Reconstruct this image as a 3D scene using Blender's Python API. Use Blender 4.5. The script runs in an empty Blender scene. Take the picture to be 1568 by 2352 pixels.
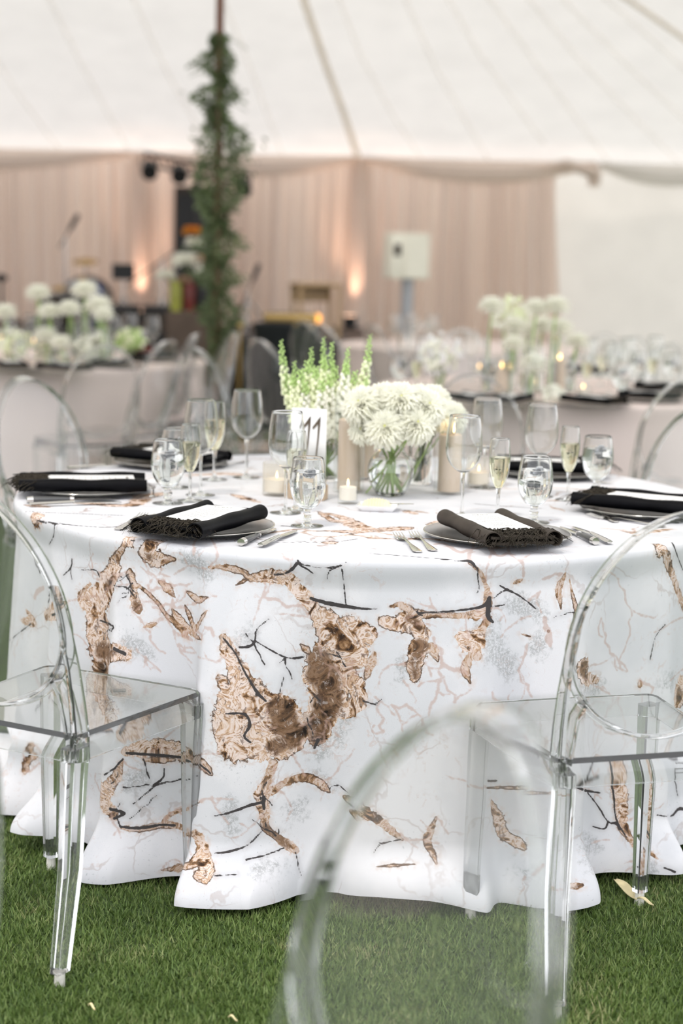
import bpy, bmesh, math, random
import numpy as np
from mathutils import Vector, Matrix
from mathutils.bvhtree import BVHTree
rnd = random.Random(7)
PI = math.pi
SC = bpy.context.scene
COL = SC.collection

# ------------------------------------------------------------------ camera
F_PX, PITCH, ROLL, CAM_H = 3795.0, 0.1528, 0.0239, 1.3702
_f = np.array([0, math.cos(PITCH), -math.sin(PITCH)])
_rt0 = np.array([1.0, 0, 0]); _up0 = np.cross(_rt0, _f)
_rt = math.cos(ROLL)*_rt0 + math.sin(ROLL)*_up0
_up = -math.sin(ROLL)*_rt0 + math.cos(ROLL)*_up0
cam_d = bpy.data.cameras.new('camera'); cam = bpy.data.objects.new('camera', cam_d); COL.objects.link(cam)
cam_d.sensor_fit = 'VERTICAL'; cam_d.sensor_height = 36.0; cam_d.lens = F_PX/2352*36.0
m = Matrix(((_rt[0], _up[0], -_f[0], 0), (_rt[1], _up[1], -_f[1], 0), (_rt[2], _up[2], -_f[2], CAM_H), (0, 0, 0, 1)))
cam.matrix_world = m
cam_d.clip_start = 0.05; cam_d.clip_end = 200
cam_d.dof.use_dof = True; cam_d.dof.focus_distance = 3.47; cam_d.dof.aperture_fstop = 2.1
SC.camera = cam

def ray(x, y): return _f*F_PX + _rt*(x-784) - _up*(y-1176)
def onz(x, y, z):                       # where the view through a pixel meets a level plane
    d = ray(x, y); t = (z-CAM_H)/d[2]; return (d[0]*t, d[1]*t)
def aty(x, y, Y):                       # the point on that view at distance Y
    d = ray(x, y); t = Y/d[1]; return Vector((d[0]*t, Y, CAM_H+d[2]*t))

# ------------------------------------------------------------------ light
SC.view_settings.view_transform = 'Standard'; SC.view_settings.look = 'None'
SC.view_settings.gamma = 1.0; SC.view_settings.use_curve_mapping = False
SC.view_settings.exposure = 0.72
w = bpy.data.worlds.new('daylight'); SC.world = w; w.use_nodes = True
nt = w.node_tree; nt.nodes.clear()
o_ = nt.nodes.new('ShaderNodeOutputWorld'); bg = nt.nodes.new('ShaderNodeBackground')
tc = nt.nodes.new('ShaderNodeTexCoord'); sx = nt.nodes.new('ShaderNodeSeparateXYZ')
cr = nt.nodes.new('ShaderNodeValToRGB')
nt.links.new(tc.outputs['Generated'], sx.inputs[0]); nt.links.new(sx.outputs['Z'], cr.inputs[0])
cr.color_ramp.elements[0].position = 0.0; cr.color_ramp.elements[0].color = (0.80, 0.80, 0.845, 1)
cr.color_ramp.elements[1].position = 0.6; cr.color_ramp.elements[1].color = (0.70, 0.71, 0.74, 1)
nt.links.new(cr.outputs[0], bg.inputs[0]); bg.inputs[1].default_value = 1.55
nt.links.new(bg.outputs[0], o_.inputs[0])
sun_d = bpy.data.lights.new('sun', 'SUN'); sun_d.energy = 0.75; sun_d.angle = math.radians(6); sun_d.color = (1.0, 0.93, 0.84)
sun = bpy.data.objects.new('sun', sun_d); COL.objects.link(sun); sun.rotation_euler = (math.radians(22), math.radians(-14), 0)
cy = SC.cycles
cy.max_bounces = 12; cy.transmission_bounces = 12; cy.diffuse_bounces = 4; cy.glossy_bounces = 4; cy.use_adaptive_sampling = True; cy.adaptive_threshold = 0.025; cy.transparent_max_bounces = 12
cy.caustics_refractive = True; cy.caustics_reflective = False
cy.sample_clamp_indirect = 4.0; cy.sample_clamp_direct = 0
cy.use_denoising = True; cy.blur_glossy = 0.4
try: cy.denoiser = 'OPENIMAGEDENOISE'
except Exception: pass

# ------------------------------------------------------------------ materials
def mat(name, col, rough=0.6, metal=0.0, trans=0.0, ior=1.45, spec=0.5, noise=None, bump=None, sheen=0, sss=0):
    m = bpy.data.materials.new(name); m.use_nodes = True
    n = m.node_tree; b = n.nodes['Principled BSDF']
    b.inputs['Base Color'].default_value = (*col, 1); b.inputs['Roughness'].default_value = rough
    b.inputs['Metallic'].default_value = metal; b.inputs['Transmission Weight'].default_value = trans
    b.inputs['IOR'].default_value = ior; b.inputs['Specular IOR Level'].default_value = spec
    if sheen: b.inputs['Sheen Weight'].default_value = sheen
    tcn = None
    if noise or bump:
        tcn = n.nodes.new('ShaderNodeTexCoord')
    if noise:
        sc, amt, stretch = noise
        mp = n.nodes.new('ShaderNodeMapping'); mp.inputs['Scale'].default_value = stretch
        nz = n.nodes.new('ShaderNodeTexNoise'); nz.inputs['Scale'].default_value = sc; nz.inputs['Detail'].default_value = 4
        rp = n.nodes.new('ShaderNodeValToRGB')
        rp.color_ramp.elements[0].position = 0.3; rp.color_ramp.elements[1].position = 0.7
        rp.color_ramp.elements[0].color = (*[max(0, c*(1-amt)) for c in col], 1)
        rp.color_ramp.elements[1].color = (*[min(1, c*(1+amt)) for c in col], 1)
        n.links.new(tcn.outputs['Object'], mp.inputs[0]); n.links.new(mp.outputs[0], nz.inputs['Vector'])
        n.links.new(nz.outputs['Fac'], rp.inputs[0]); n.links.new(rp.outputs[0], b.inputs['Base Color'])
    if bump:
        sc, st, dist = bump
        nz = n.nodes.new('ShaderNodeTexNoise'); nz.inputs['Scale'].default_value = sc; nz.inputs['Detail'].default_value = 3
        bp = n.nodes.new('ShaderNodeBump'); bp.inputs['Strength'].default_value = st; bp.inputs['Distance'].default_value = dist
        n.links.new(tcn.outputs['Object'], nz.inputs['Vector']); n.links.new(nz.outputs['Fac'], bp.inputs['Height'])
        n.links.new(bp.outputs[0], b.inputs['Normal'])
    return m
def glassmat(name, col, ior=1.45, rough=0.0):
    m = bpy.data.materials.new(name); m.use_nodes = True; n = m.node_tree; n.nodes.clear()
    o = n.nodes.new('ShaderNodeOutputMaterial'); g = n.nodes.new('ShaderNodeBsdfGlass')
    g.inputs['Color'].default_value = (*col, 1); g.inputs['IOR'].default_value = ior; g.inputs['Roughness'].default_value = rough
    n.links.new(g.outputs[0], o.inputs[0]); return m
def hazy(m, k):
    n = m.node_tree; o = [q for q in n.nodes if q.type == 'OUTPUT_MATERIAL'][0]; src = o.inputs[0].links[0].from_socket
    mx = n.nodes.new('ShaderNodeMixShader'); mx.inputs[0].default_value = k; d = n.nodes.new('ShaderNodeBsdfDiffuse'); d.inputs[0].default_value = (.9, .9, .9, 1)
    n.links.new(src, mx.inputs[1]); n.links.new(d.outputs[0], mx.inputs[2]); n.links.new(mx.outputs[0], o.inputs[0]); return m
def sheer(m, k):
    n = m.node_tree; o = [q for q in n.nodes if q.type == 'OUTPUT_MATERIAL'][0]; src = o.inputs[0].links[0].from_socket
    mx = n.nodes.new('ShaderNodeMixShader'); mx.inputs[0].default_value = k; tr = n.nodes.new('ShaderNodeBsdfTransparent')
    n.links.new(tr.outputs[0], mx.inputs[1]); n.links.new(src, mx.inputs[2]); n.links.new(mx.outputs[0], o.inputs[0]); return m
def thinglass(name, col, haze=0.0):
    m = bpy.data.materials.new(name); m.use_nodes = True; n = m.node_tree; n.nodes.clear()
    o = n.nodes.new('ShaderNodeOutputMaterial'); lw = n.nodes.new('ShaderNodeLayerWeight'); lw.inputs[0].default_value = .5; pw = n.nodes.new('ShaderNodeMath'); pw.operation = 'POWER'; pw.inputs[1].default_value = 4.5; n.links.new(lw.outputs['Facing'], pw.inputs[0]); fr = n.nodes.new('ShaderNodeMath'); fr.operation = 'MULTIPLY_ADD'; fr.inputs[1].default_value = .38; fr.inputs[2].default_value = .03; n.links.new(pw.outputs[0], fr.inputs[0])
    t = n.nodes.new('ShaderNodeBsdfTransparent'); t.inputs[0].default_value = (*col, 1); g = n.nodes.new('ShaderNodeBsdfGlossy'); g.inputs['Roughness'].default_value = 0.02
    mx = n.nodes.new('ShaderNodeMixShader'); n.links.new(fr.outputs[0], mx.inputs[0]); n.links.new(t.outputs[0], mx.inputs[1]); n.links.new(g.outputs[0], mx.inputs[2]); out = mx.outputs[0]
    if haze:
        tl = n.nodes.new('ShaderNodeBsdfTranslucent'); tl.inputs[0].default_value = (*col, 1); m2 = n.nodes.new('ShaderNodeMixShader'); m2.inputs[0].default_value = haze
        n.links.new(out, m2.inputs[1]); n.links.new(tl.outputs[0], m2.inputs[2]); out = m2.outputs[0]
    n.links.new(out, o.inputs[0]); return m
def emit(name, col, s):
    m = bpy.data.materials.new(name); m.use_nodes = True; n = m.node_tree; n.nodes.clear()
    o = n.nodes.new('ShaderNodeOutputMaterial'); e = n.nodes.new('ShaderNodeEmission')
    e.inputs[0].default_value = (*col, 1); e.inputs[1].default_value = s; n.links.new(e.outputs[0], o.inputs[0]); return m
def clothmat(name, col, transl=0.35, bump=None, noise=0.03, ns=3, st=(1, 1, 1)):
    m = bpy.data.materials.new(name); m.use_nodes = True; n = m.node_tree; n.nodes.clear()
    o = n.nodes.new('ShaderNodeOutputMaterial'); d = n.nodes.new('ShaderNodeBsdfDiffuse'); t = n.nodes.new('ShaderNodeBsdfTranslucent')
    mx = n.nodes.new('ShaderNodeMixShader'); mx.inputs[0].default_value = transl
    tcn = n.nodes.new('ShaderNodeTexCoord'); nz = n.nodes.new('ShaderNodeTexNoise'); nz.inputs['Scale'].default_value = ns
    rp = n.nodes.new('ShaderNodeValToRGB'); rp.color_ramp.elements[0].position = .3; rp.color_ramp.elements[1].position = .7
    rp.color_ramp.elements[0].color = (*[c*(1-noise) for c in col], 1); rp.color_ramp.elements[1].color = (*[min(1, c*(1+noise)) for c in col], 1)
    mp = n.nodes.new('ShaderNodeMapping'); mp.inputs['Scale'].default_value = st; n.links.new(tcn.outputs['Object'], mp.inputs[0]); n.links.new(mp.outputs[0], nz.inputs['Vector']); n.links.new(nz.outputs['Fac'], rp.inputs[0])
    for q in (d, t): n.links.new(rp.outputs[0], q.inputs['Color'])
    n.links.new(d.outputs[0], mx.inputs[1]); n.links.new(t.outputs[0], mx.inputs[2]); n.links.new(mx.outputs[0], o.inputs[0]); return m
M = dict(
    tent=clothmat('tent_canvas', (0.86, 0.825, 0.78), 0.42),
    seam=sheer(clothmat('canvas_seam', (0.86, 0.78, 0.68), 0.45), .12),
    ridge=sheer(clothmat('canvas_webbing', (0.74, 0.64, 0.48), 0.4), .42),
    sidewall=clothmat('cream_sidewall', (0.88, 0.82, 0.755), 0.5),
    drape=clothmat('taupe_drape', (0.93, 0.80, 0.72), 0.36, noise=0.10, ns=5, st=(1.6, 1, .02)),  # vertical tint streaks put extra pleat shading into the cloth colour
    swag=clothmat('taupe_swag', (0.88, 0.77, 0.69), 0.35),
    linen=clothmat('blush_linen', (0.97, 0.83, 0.775), 0.12),
    acrylic=hazy(glassmat('clear_acrylic', (0.980, 0.984, 0.982), 1.45), .035),
    glass=glassmat('clear_glass', (0.985, 0.99, 0.985), 1.47),
    water=glassmat('water', (0.985, 0.99, 0.99), 1.33),
    ice=glassmat('ice', (0.95, 0.96, 0.97), 1.31, 0.12),
    champagne=glassmat('champagne', (0.98, 0.965, 0.86), 1.34),
    frost=thinglass('frosted_glass', (0.98, 0.975, 0.96), .22), thin=thinglass('thin_clear_glass', (0.985, 0.99, 0.985)),
    wax=mat('taupe_wax', (0.62, 0.50, 0.39), 0.5, noise=(14, 0.08, (1, 1, 0.15)), bump=(60, 0.2, 0.001)),
    wax_white=mat('ivory_wax', (0.86, 0.80, 0.70), 0.45, noise=(20, 0.03, (1, 1, 1))),
    wick=mat('charred_wick', (0.03, 0.02, 0.02), 0.9),
    flame=emit('candle_flame', (1.0, 0.62, 0.25), 7),
    black=mat('black_satin', (0.003, 0.003, 0.004), 0.5, spec=0.1, noise=(30, 0.3, (1, 1, 1)), bump=(180, 0.12, 0.0006)),
    blackbr=mat('black_brown_satin', (0.050, 0.040, 0.032), 0.6, spec=0.2, noise=(30, 0.2, (1, 1, 1)), bump=(180, 0.12, 0.0006)),
    feather=mat('black_fringe', (0.034, 0.028, 0.020), 0.8, spec=.2, noise=(90, 0.5, (1, 1, 1))),
    card=mat('white_card', (0.80, 0.79, 0.77), 0.6, noise=(40, 0.01, (1, 1, 1))),
    ink=mat('grey_ink', (0.10, 0.09, 0.08), 0.7),
    bronze=mat('bronze_numeral', (0.13, 0.10, 0.07), 0.45, metal=0.3),
    whiteacr=mat('white_painted_acrylic', (0.93, 0.92, 0.90), 0.25, noise=(8, 0.02, (1, 1, 1))),
    steel=mat('polished_steel', (0.72, 0.70, 0.67), 0.13, metal=1.0, bump=(40, 0.04, 0.0005)),
    darkhandle=mat('steel_and_black_handle', (0.10, 0.10, 0.10), 0.3, metal=0.4),
    oak=mat('pale_oak', (0.50, 0.38, 0.26), 0.6, noise=(12, 0.15, (1, 8, 1))),
    petal=clothmat('ivory_petal', (0.985, 0.98, 0.90), 0.45, noise=0.02, ns=20),
    petalc=mat('yellow_green_flower_heart', (0.55, 0.56, 0.16), 0.7, noise=(60, 0.2, (1, 1, 1))),
    snapw=mat('pale_lime_floret', (0.84, 0.90, 0.60), 0.6, noise=(25, 0.15, (1, 1, 1))),
    snapg=mat('green_bud', (0.44, 0.60, 0.22), 0.6, noise=(25, 0.2, (1, 1, 1))),
    snapc=mat('cream_floret', (0.95, 0.95, 0.82), 0.6, noise=(25, 0.05, (1, 1, 1))),
    stem=mat('green_stem', (0.40, 0.55, 0.20), 0.5, noise=(30, 0.2, (1, 1, 0.2))),
    darkstem=mat('dark_stem', (0.10, 0.13, 0.05), 0.55, noise=(30, 0.3, (1, 1, 0.2))),
    leaf=mat('garland_leaf', (0.15, 0.20, 0.09), 0.5, noise=(9, 0.45, (1, 1, 1))),
    polewood=mat('varnished_pole', (0.17, 0.065, 0.03), 0.35, noise=(6, 0.2, (6, 6, 0.5))),
    boxcream=mat('cream_enamel', (0.95, 0.92, 0.78), 0.45, noise=(4, 0.03, (1, 1, 1))),
    grey=mat('galvanised_grey', (0.42, 0.43, 0.45), 0.45, metal=0.3, noise=(6, 0.05, (1, 1, 1))),
    darkgear=mat('black_gear', (0.012, 0.012, 0.013), 0.5, noise=(10, 0.3, (1, 1, 1))),
    stageblack=mat('black_stage_skirt', (0.010, 0.013, 0.014), 0.9, noise=(2, 0.3, (9, 9, 0.3))),
    umber=mat('dark_brown_panel', (0.045, 0.032, 0.024), 0.7, noise=(5, 0.2, (1, 1, 1))),
    brownbox=mat('brown_plinth', (0.11, 0.075, 0.055), 0.6, noise=(6, 0.15, (1, 1, 1))),
    brass=mat('brass', (0.45, 0.31, 0.12), 0.35, metal=0.9, noise=(8, 0.1, (1, 1, 1))),
    orange=mat('orange_petal', (0.80, 0.33, 0.04), 0.6, noise=(10, 0.15, (1, 1, 1))),
    blush=mat('blush_petal', (0.66, 0.45, 0.32), 0.6, noise=(10, 0.1, (1, 1, 1))),
    lime=mat('lime_ceramic', (0.35, 0.36, 0.06), 0.4, noise=(10, 0.15, (1, 1, 1))),
    red=mat('oxblood_ceramic', (0.16, 0.022, 0.015), 0.35, noise=(10, 0.2, (1, 1, 1))),
    blue=mat('blue_gear', (0.05, 0.09, 0.25), 0.5, noise=(10, 0.2, (1, 1, 1))),
    chrome=mat('chrome', (0.6, 0.6, 0.6), 0.2, metal=1.0, noise=(5, 0.05, (1, 1, 1))),
    tan=mat('tan_wood', (0.50, 0.34, 0.18), 0.5, noise=(8, 0.15, (1, 1, 6))),
    amber=emit('amber_lamp', (1.0, 0.42, 0.08), 1.6),
    uplens=emit('uplight_lens', (1.0, 0.62, 0.42), 3.0),
    butter=mat('butter', (0.90, 0.82, 0.55), 0.4, noise=(20, 0.04, (1, 1, 1))),
    china=mat('white_china', (0.90, 0.89, 0.88), 0.18, noise=(5, 0.01, (1, 1, 1))),
    rubber=mat('clear_foot_glide', (0.75, 0.73, 0.66), 0.4, noise=(80, 0.1, (1, 1, 1))),
    fallen=mat('dry_petal', (0.72, 0.62, 0.36), 0.7, noise=(30, 0.2, (1, 1, 1))),
    fallen_o=mat('orange_scrap', (0.70, 0.40, 0.12), 0.7, noise=(30, 0.2, (1, 1, 1))),
)

# ------------------------------------------------------------------ mesh helpers
CLEAR = ('thin', 'acrylic', 'glass', 'water', 'ice', 'champagne', 'frost', 'brushed')
class MB:
    def __init__(s): s.v = []; s.f = []; s.mi = []; s.n = 0
    def add(s, vs, fs, mi=0):
        vs = [tuple(p) for p in vs]; s.v += vs
        s.f += [tuple(i+s.n for i in f) for f in fs]; s.mi += [mi]*len(fs); s.n += len(vs); return s
    def box(s, c, d, rz=0, mi=0, taper=1.0, bev=0):
        x, y, z = d[0]/2, d[1]/2, d[2]/2
        if bev:
            pts = []; b = min(bev, x*.9, y*.9)
            ring = [(-x+b, -y), (x-b, -y), (x, -y+b), (x, y-b), (x-b, y), (-x+b, y), (-x, y-b), (-x, -y+b)]
            for zz, k in ((-z, 1-b/max(x, y)*.6), (-z+b*.7, 1), (z-b*.7, 1), (z, 1-b/max(x, y)*.6)):
                for a, e in ring: pts.append((a*k, e*k, zz))
            fs = [tuple(range(7, -1, -1)), tuple(range(24, 32))]
            for r in range(3):
                for i in range(8): fs.append((r*8+i, r*8+(i+1) % 8, (r+1)*8+(i+1) % 8, (r+1)*8+i))
        else:
            t = taper
            pts = [(-x, -y, -z), (x, -y, -z), (x, y, -z), (-x, y, -z), (-x*t, -y*t, z), (x*t, -y*t, z), (x*t, y*t, z), (-x*t, y*t, z)]
            fs = [(3, 2, 1, 0), (4, 5, 6, 7), (0, 1, 5, 4), (1, 2, 6, 5), (2, 3, 7, 6), (3, 0, 4, 7)]
        ca, sa = math.cos(rz), math.sin(rz)
        return s.add([(c[0]+p[0]*ca-p[1]*sa, c[1]+p[0]*sa+p[1]*ca, c[2]+p[2]) for p in pts], fs, mi)
    def lathe(s, prof, seg=32, c=(0, 0, 0), mi=0, flute=0, nf=0):
        c = Vector(c); vs = []; fs = []; k = len(prof)
        for i in range(seg):
            a = 2*PI*i/seg; fr = 1+flute*math.cos(nf*a) if nf else 1
            for r, z in prof: vs.append((c.x+r*fr*math.cos(a), c.y+r*fr*math.sin(a), c.z+z))
        for i in range(seg):
            j = (i+1) % seg
            for q in range(k-1): fs.append((i*k+q, j*k+q, j*k+q+1, i*k+q+1))
        for q, rev in ((0, True), (k-1, False)):
            if prof[q][0] > 1e-5:
                fs.append(tuple((seg-1-i if rev else i)*k+q for i in range(seg)))
        return s.add(vs, fs, mi)
    def tube(s, pts, r, seg=8, mi=0, flat=1.0):
        pts = [Vector(p) for p in pts]; rs = r if isinstance(r, (list, tuple)) else [r]*len(pts)
        up = Vector((0, 0, 1)); vs = []; fs = []; prev = None
        for i, p in enumerate(pts):
            t = (pts[min(i+1, len(pts)-1)]-pts[max(i-1, 0)]).normalized()
            if prev is None: a = up.cross(t) if abs(t.dot(up)) < .95 else Vector((1, 0, 0)).cross(t)
            else: a = prev - t*prev.dot(t)
            a.normalize(); b = t.cross(a); prev = a
            for q in range(seg):
                g = 2*PI*q/seg; vs.append(p+a*math.cos(g)*rs[i]+b*math.sin(g)*rs[i]*flat)
        for i in range(len(pts)-1):
            for q in range(seg): fs.append((i*seg+q, i*seg+(q+1) % seg, (i+1)*seg+(q+1) % seg, (i+1)*seg+q))
        fs.append(tuple(range(seg-1, -1, -1))); fs.append(tuple((len(pts)-1)*seg+q for q in range(seg)))
        return s.add(vs, fs, mi)
    def band(s, pts, wdirs, tdirs, w, t, mi=0, closed=False, ch=0.18):
        """rectangular bar with eased corners swept along pts; wdirs = wide axis, tdirs = thin axis"""
        vs = []; fs = []; n = len(pts)
        W = w if isinstance(w, (list, tuple)) else [w]*n; T = t if isinstance(t, (list, tuple)) else [t]*n
        for i, p in enumerate(pts):
            p = Vector(p); a = Vector(wdirs[i] if isinstance(wdirs, list) else wdirs); b = Vector(tdirs[i] if isinstance(tdirs, list) else tdirs)
            x, y = W[i]/2, T[i]/2; c = min(x, y)*2*ch
            for u, v in ((-x+c, -y), (x-c, -y), (x, -y+c), (x, y-c), (x-c, y), (-x+c, y), (-x, y-c), (-x, -y+c)): vs.append(p+a*u+b*v)
        m = n if closed else n-1
        for i in range(m):
            j = (i+1) % n
            for q in range(8): fs.append((i*8+q, i*8+(q+1) % 8, j*8+(q+1) % 8, j*8+q))
        if not closed: fs.append(tuple(range(7, -1, -1))); fs.append(tuple((n-1)*8+q for q in range(8)))
        return s.add(vs, fs, mi)
    def ball(s, c, r, sub=(10, 7), mi=0, squash=(1, 1, 1)):
        a, b = sub; vs = [(c[0], c[1], c[2]-r*squash[2])]; fs = []
        for j in range(1, b):
            t = PI*j/b
            for i in range(a):
                g = 2*PI*i/a; vs.append((c[0]+r*squash[0]*math.sin(t)*math.cos(g), c[1]+r*squash[1]*math.sin(t)*math.sin(g), c[2]-r*squash[2]*math.cos(t)))
        vs.append((c[0], c[1], c[2]+r*squash[2])); L = len(vs)-1
        for i in range(a):
            fs.append((0, 1+(i+1) % a, 1+i)); fs.append((L, L-a+i, L-a+(i+1) % a))
        for j in range(b-2):
            for i in range(a): fs.append((1+j*a+i, 1+j*a+(i+1) % a, 1+(j+1)*a+(i+1) % a, 1+(j+1)*a+i))
        return s.add(vs, fs, mi)
    def build(s, name, mats, parent=None, smooth=True, angle=35, loc=None):
        me = bpy.data.meshes.new(name); me.from_pydata(s.v, [], s.f)
        if not isinstance(mats, (list, tuple)): mats = [mats]
        if any(isinstance(q, str) and q in CLEAR for q in mats):
            bmx = bmesh.new(); bmx.from_mesh(me); bmesh.ops.remove_doubles(bmx, verts=bmx.verts, dist=1e-6); bmesh.ops.recalc_face_normals(bmx, faces=bmx.faces); bmx.to_mesh(me); bmx.free()
        for q in mats: me.materials.append(M[q] if isinstance(q, str) else q)
        if len(mats) > 1: me.polygons.foreach_set('material_index', s.mi)
        if smooth:
            me.polygons.foreach_set('use_smooth', [True]*len(me.polygons))
            try: me.set_sharp_from_angle(angle=math.radians(angle))
            except Exception: pass
        me.update()
        o = bpy.data.objects.new(name, me); COL.objects.link(o)
        if parent: o.parent = parent
        if loc: o.location = loc
        return o
def np_mesh(name, V, Fq, mats, parent=None, smooth=True):
    me = bpy.data.meshes.new(name); V = np.asarray(V, np.float32); Fq = np.asarray(Fq, np.int32); k = Fq.shape[1]
    me.vertices.add(len(V)); me.vertices.foreach_set('co', V.ravel())
    me.loops.add(Fq.size); me.loops.foreach_set('vertex_index', Fq.ravel())
    me.polygons.add(len(Fq)); me.polygons.foreach_set('loop_start', np.arange(len(Fq), dtype=np.int32)*k)
    me.polygons.foreach_set('loop_total', np.full(len(Fq), k, np.int32))
    if smooth: me.polygons.foreach_set('use_smooth', np.ones(len(Fq), bool))
    me.update(calc_edges=True); me.validate()
    for q in (mats if isinstance(mats, (list, tuple)) else [mats]): me.materials.append(M[q] if isinstance(q, str) else q)
    o = bpy.data.objects.new(name, me); COL.objects.link(o)
    if parent: o.parent = parent
    return o
def tag(o, label=None, cat=None, group=None, kind=None):
    if label: o['label'] = label
    if cat: o['category'] = cat
    if group: o['group'] = group
    if kind: o['kind'] = kind
    return o
def thing(name, label, cat, loc=(0, 0, 0), rz=0, group=None):
    o = bpy.data.objects.new(name, None); COL.objects.link(o); o.empty_display_size = 0.1
    o.location = loc; o.rotation_euler = (0, 0, rz); return tag(o, label, cat, group)
def dup(root, loc, rz=0, label=None, group=None, scale=None, cat=None):
    def cp(o, par):
        c = o.copy(); COL.objects.link(c); c.parent = par
        for ch in list(o.children):
            cp(ch, c)
        return c
    r = cp(root, None); r.location = loc; r.rotation_euler = (0, 0, rz)
    if scale: r.scale = (scale,)*3 if not isinstance(scale, tuple) else scale
    if label: r['label'] = label
    if group: r['group'] = group
    elif 'group' in r: del r['group']
    if cat: r['category'] = cat
    return r
class Proto:
    """the first placing moves the prototype itself, later ones copy it"""
    def __init__(s, root): s.root = root; s.used = False
    def place(s, loc, rz=0, label=None, group=None, scale=None):
        if not s.used:
            s.used = True; r = s.root; r.location = loc; r.rotation_euler = (0, 0, rz)
            if scale: r.scale = (scale,)*3 if not isinstance(scale, tuple) else scale
            if label: r['label'] = label
            if group: r['group'] = group
            elif 'group' in r: del r['group']
            return r
        sc = scale if scale else 1.0
        return dup(s.root, loc, rz, label, group, sc)

# ------------------------------------------------------------------ tent
def tentz(Y): 
    t = 17.0-Y
    return 2.35+0.34*t if t < 8 else 2.35+0.34*8-0.20*(t-8)
def on_tent(x, y):
    d = ray(x, y); t = (2.35+0.34*17-CAM_H)/(d[2]+0.34*d[1]); return Vector((d[0]*t, d[1]*t, CAM_H+d[2]*t))
b = MB()
xs = [-10+i*0.42 for i in range(41)]; ys = [17.0-i*0.5 for i in range(28)]
vs = []; fs = []
for j, Y in enumerate(ys):
    for X in xs: vs.append((X, Y, tentz(Y)+0.03*math.sin(X*1.3)*min(1, (17-Y)/2)))
for j in range(len(ys)-1):
    for i in range(len(xs)-1): fs.append((j*41+i, j*41+i+1, (j+1)*41+i+1, (j+1)*41+i))
b.add(vs, fs)
def seamline(pts, wd, mi):
    P = []
    for k in range(len(pts)-1):
        for u in np.linspace(0, 1, 6, endpoint=(k == len(pts)-2)):
            q = on_tent(pts[k][0]*(1-u)+pts[k+1][0]*u, pts[k][1]*(1-u)+pts[k+1][1]*u)
            q.z = tentz(q.y)+0.03*math.sin(q.x*1.3)*min(1, (17-q.y)/2)-0.012; P.append(q)
    n_ = Vector((0, .34, 1)).normalized(); b.band(P, [((P[min(i+1, len(P)-1)]-P[max(i-1, 0)]).cross(n_)).normalized() for i in range(len(P))], n_, wd, 0.006, mi)
for pts in ([(-60, 60), (40, 215), (160, 372)], [(80, -70), (190, 150), (300, 350)], [(280, -70), (380, 150), (440, 260), (500, 372)],
            [(490, -70), (580, 160), (655, 372)], [(755, -70), (830, 130), (900, 260), (975, 374)], [(900, -70), (1000, 160), (1125, 372)],
            [(990, -70), (1100, 130), (1250, 330)], [(1070, -70), (1230, 150), (1400, 372)], [(1160, -60), (1330, 140), (1560, 372)],
            [(1240, -50), (1420, 130), (1640, 330)], [(1330, -50), (1500, 90), (1700, 260)]):
    seamline(pts, 0.035, 1)
seamline([(680, -90), (700, 0), (750, 150), (790, 260), (826, 372)], 0.06, 2)
seamline([(1330, -60), (1445, 0), (1568, 80), (1700, 190)], 0.05, 2)
ceil_o = b.build('ceiling', ['tent', 'seam', 'ridge'], smooth=True); tag(ceil_o, kind='structure')

# back wall of the tent: post, cream sidewall, eave rope
b = MB(); n = 60
vs = []; fs = []
for i in range(n+1):
    X = -10+20*i/n
    for z in (0.0, 0.8, 1.6, 2.36): vs.append((X, 17.25+0.02*math.sin(i*1.7)+(0.0 if z > 2 else 0.03*math.sin(i*.6)), z))
for i in range(n):
    for q in range(3): fs.append((i*4+q, (i+1)*4+q, (i+1)*4+q+1, i*4+q+1))
b.add(vs, fs); tag(b.build('wall_back', 'sidewall'), kind='structure')
b = MB(); b.box((-9.8, 9, 1.2), (0.05, 17, 2.4)); tag(b.build('wall_left', 'drape'), kind='structure')
b = MB(); b.tube([(X, 17.0, 2.35+0.012*math.sin(X*4)) for X in np.linspace(-9.5, 9.5, 60)], 0.03, 8)
tag(b.build('trim_1', 'swag'), kind='structure')

def drape(name, X0, X1, Y, ztop, label, endcurve=False, seed=1):
    r_ = random.Random(seed); n = int(abs(X1-X0)/0.012); P = []; ph = 0
    ks = [r_.uniform(0.6, 1.5) for _ in range(200)]
    rows = 10; V = []; Fq = []
    for i in range(n+1):
        u = i/n; X = X0+(X1-X0)*u; k = ks[int(u*120) % 200]*(1-u*120 % 1)+ks[(int(u*120)+1) % 200]*(u*120 % 1)
        for j in range(rows+1):
            z = ztop*j/rows
            d = 0.07*k*math.sin(X*46+1.5*math.sin(X*5)+0.25*math.sin(z*2))+0.03*math.sin(X*97+z)
            x = X
            if endcurve:
                e = max(0, (u-0.6)/0.4); x -= e*0.12*(math.sin(z/ztop*PI/2)**3)
            V.append((x, Y+d*(0.6+0.4*(1-j/rows)), z))
    for i in range(n):
        for j in range(rows): a = i*(rows+1)+j; Fq.append((a, a+rows+1, a+rows+2, a+1))
    o = np_mesh(name, V, Fq, 'drape'); return tag(o, label, 'drape')
xa = aty(322, 380, 16.9).x; xb = aty(828, 380, 16.9).x; xc = aty(1293, 600, 16.9).x
drape('pleated_drape', -8.5, xa-.02, 16.9, 2.3, 'taupe pleated drape on the back wall, panel at the left behind the drum kit', seed=2)
drape('pleated_drape', xa+.02, xb-.02, 16.9, 2.3, 'taupe pleated drape on the back wall behind the leafy tent pole', seed=3)
drape('pleated_drape', xb+.04, xc, 16.9, 2.3, 'taupe pleated drape behind the cream utility box, ending at the cream sidewall', True, seed=4)
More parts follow.
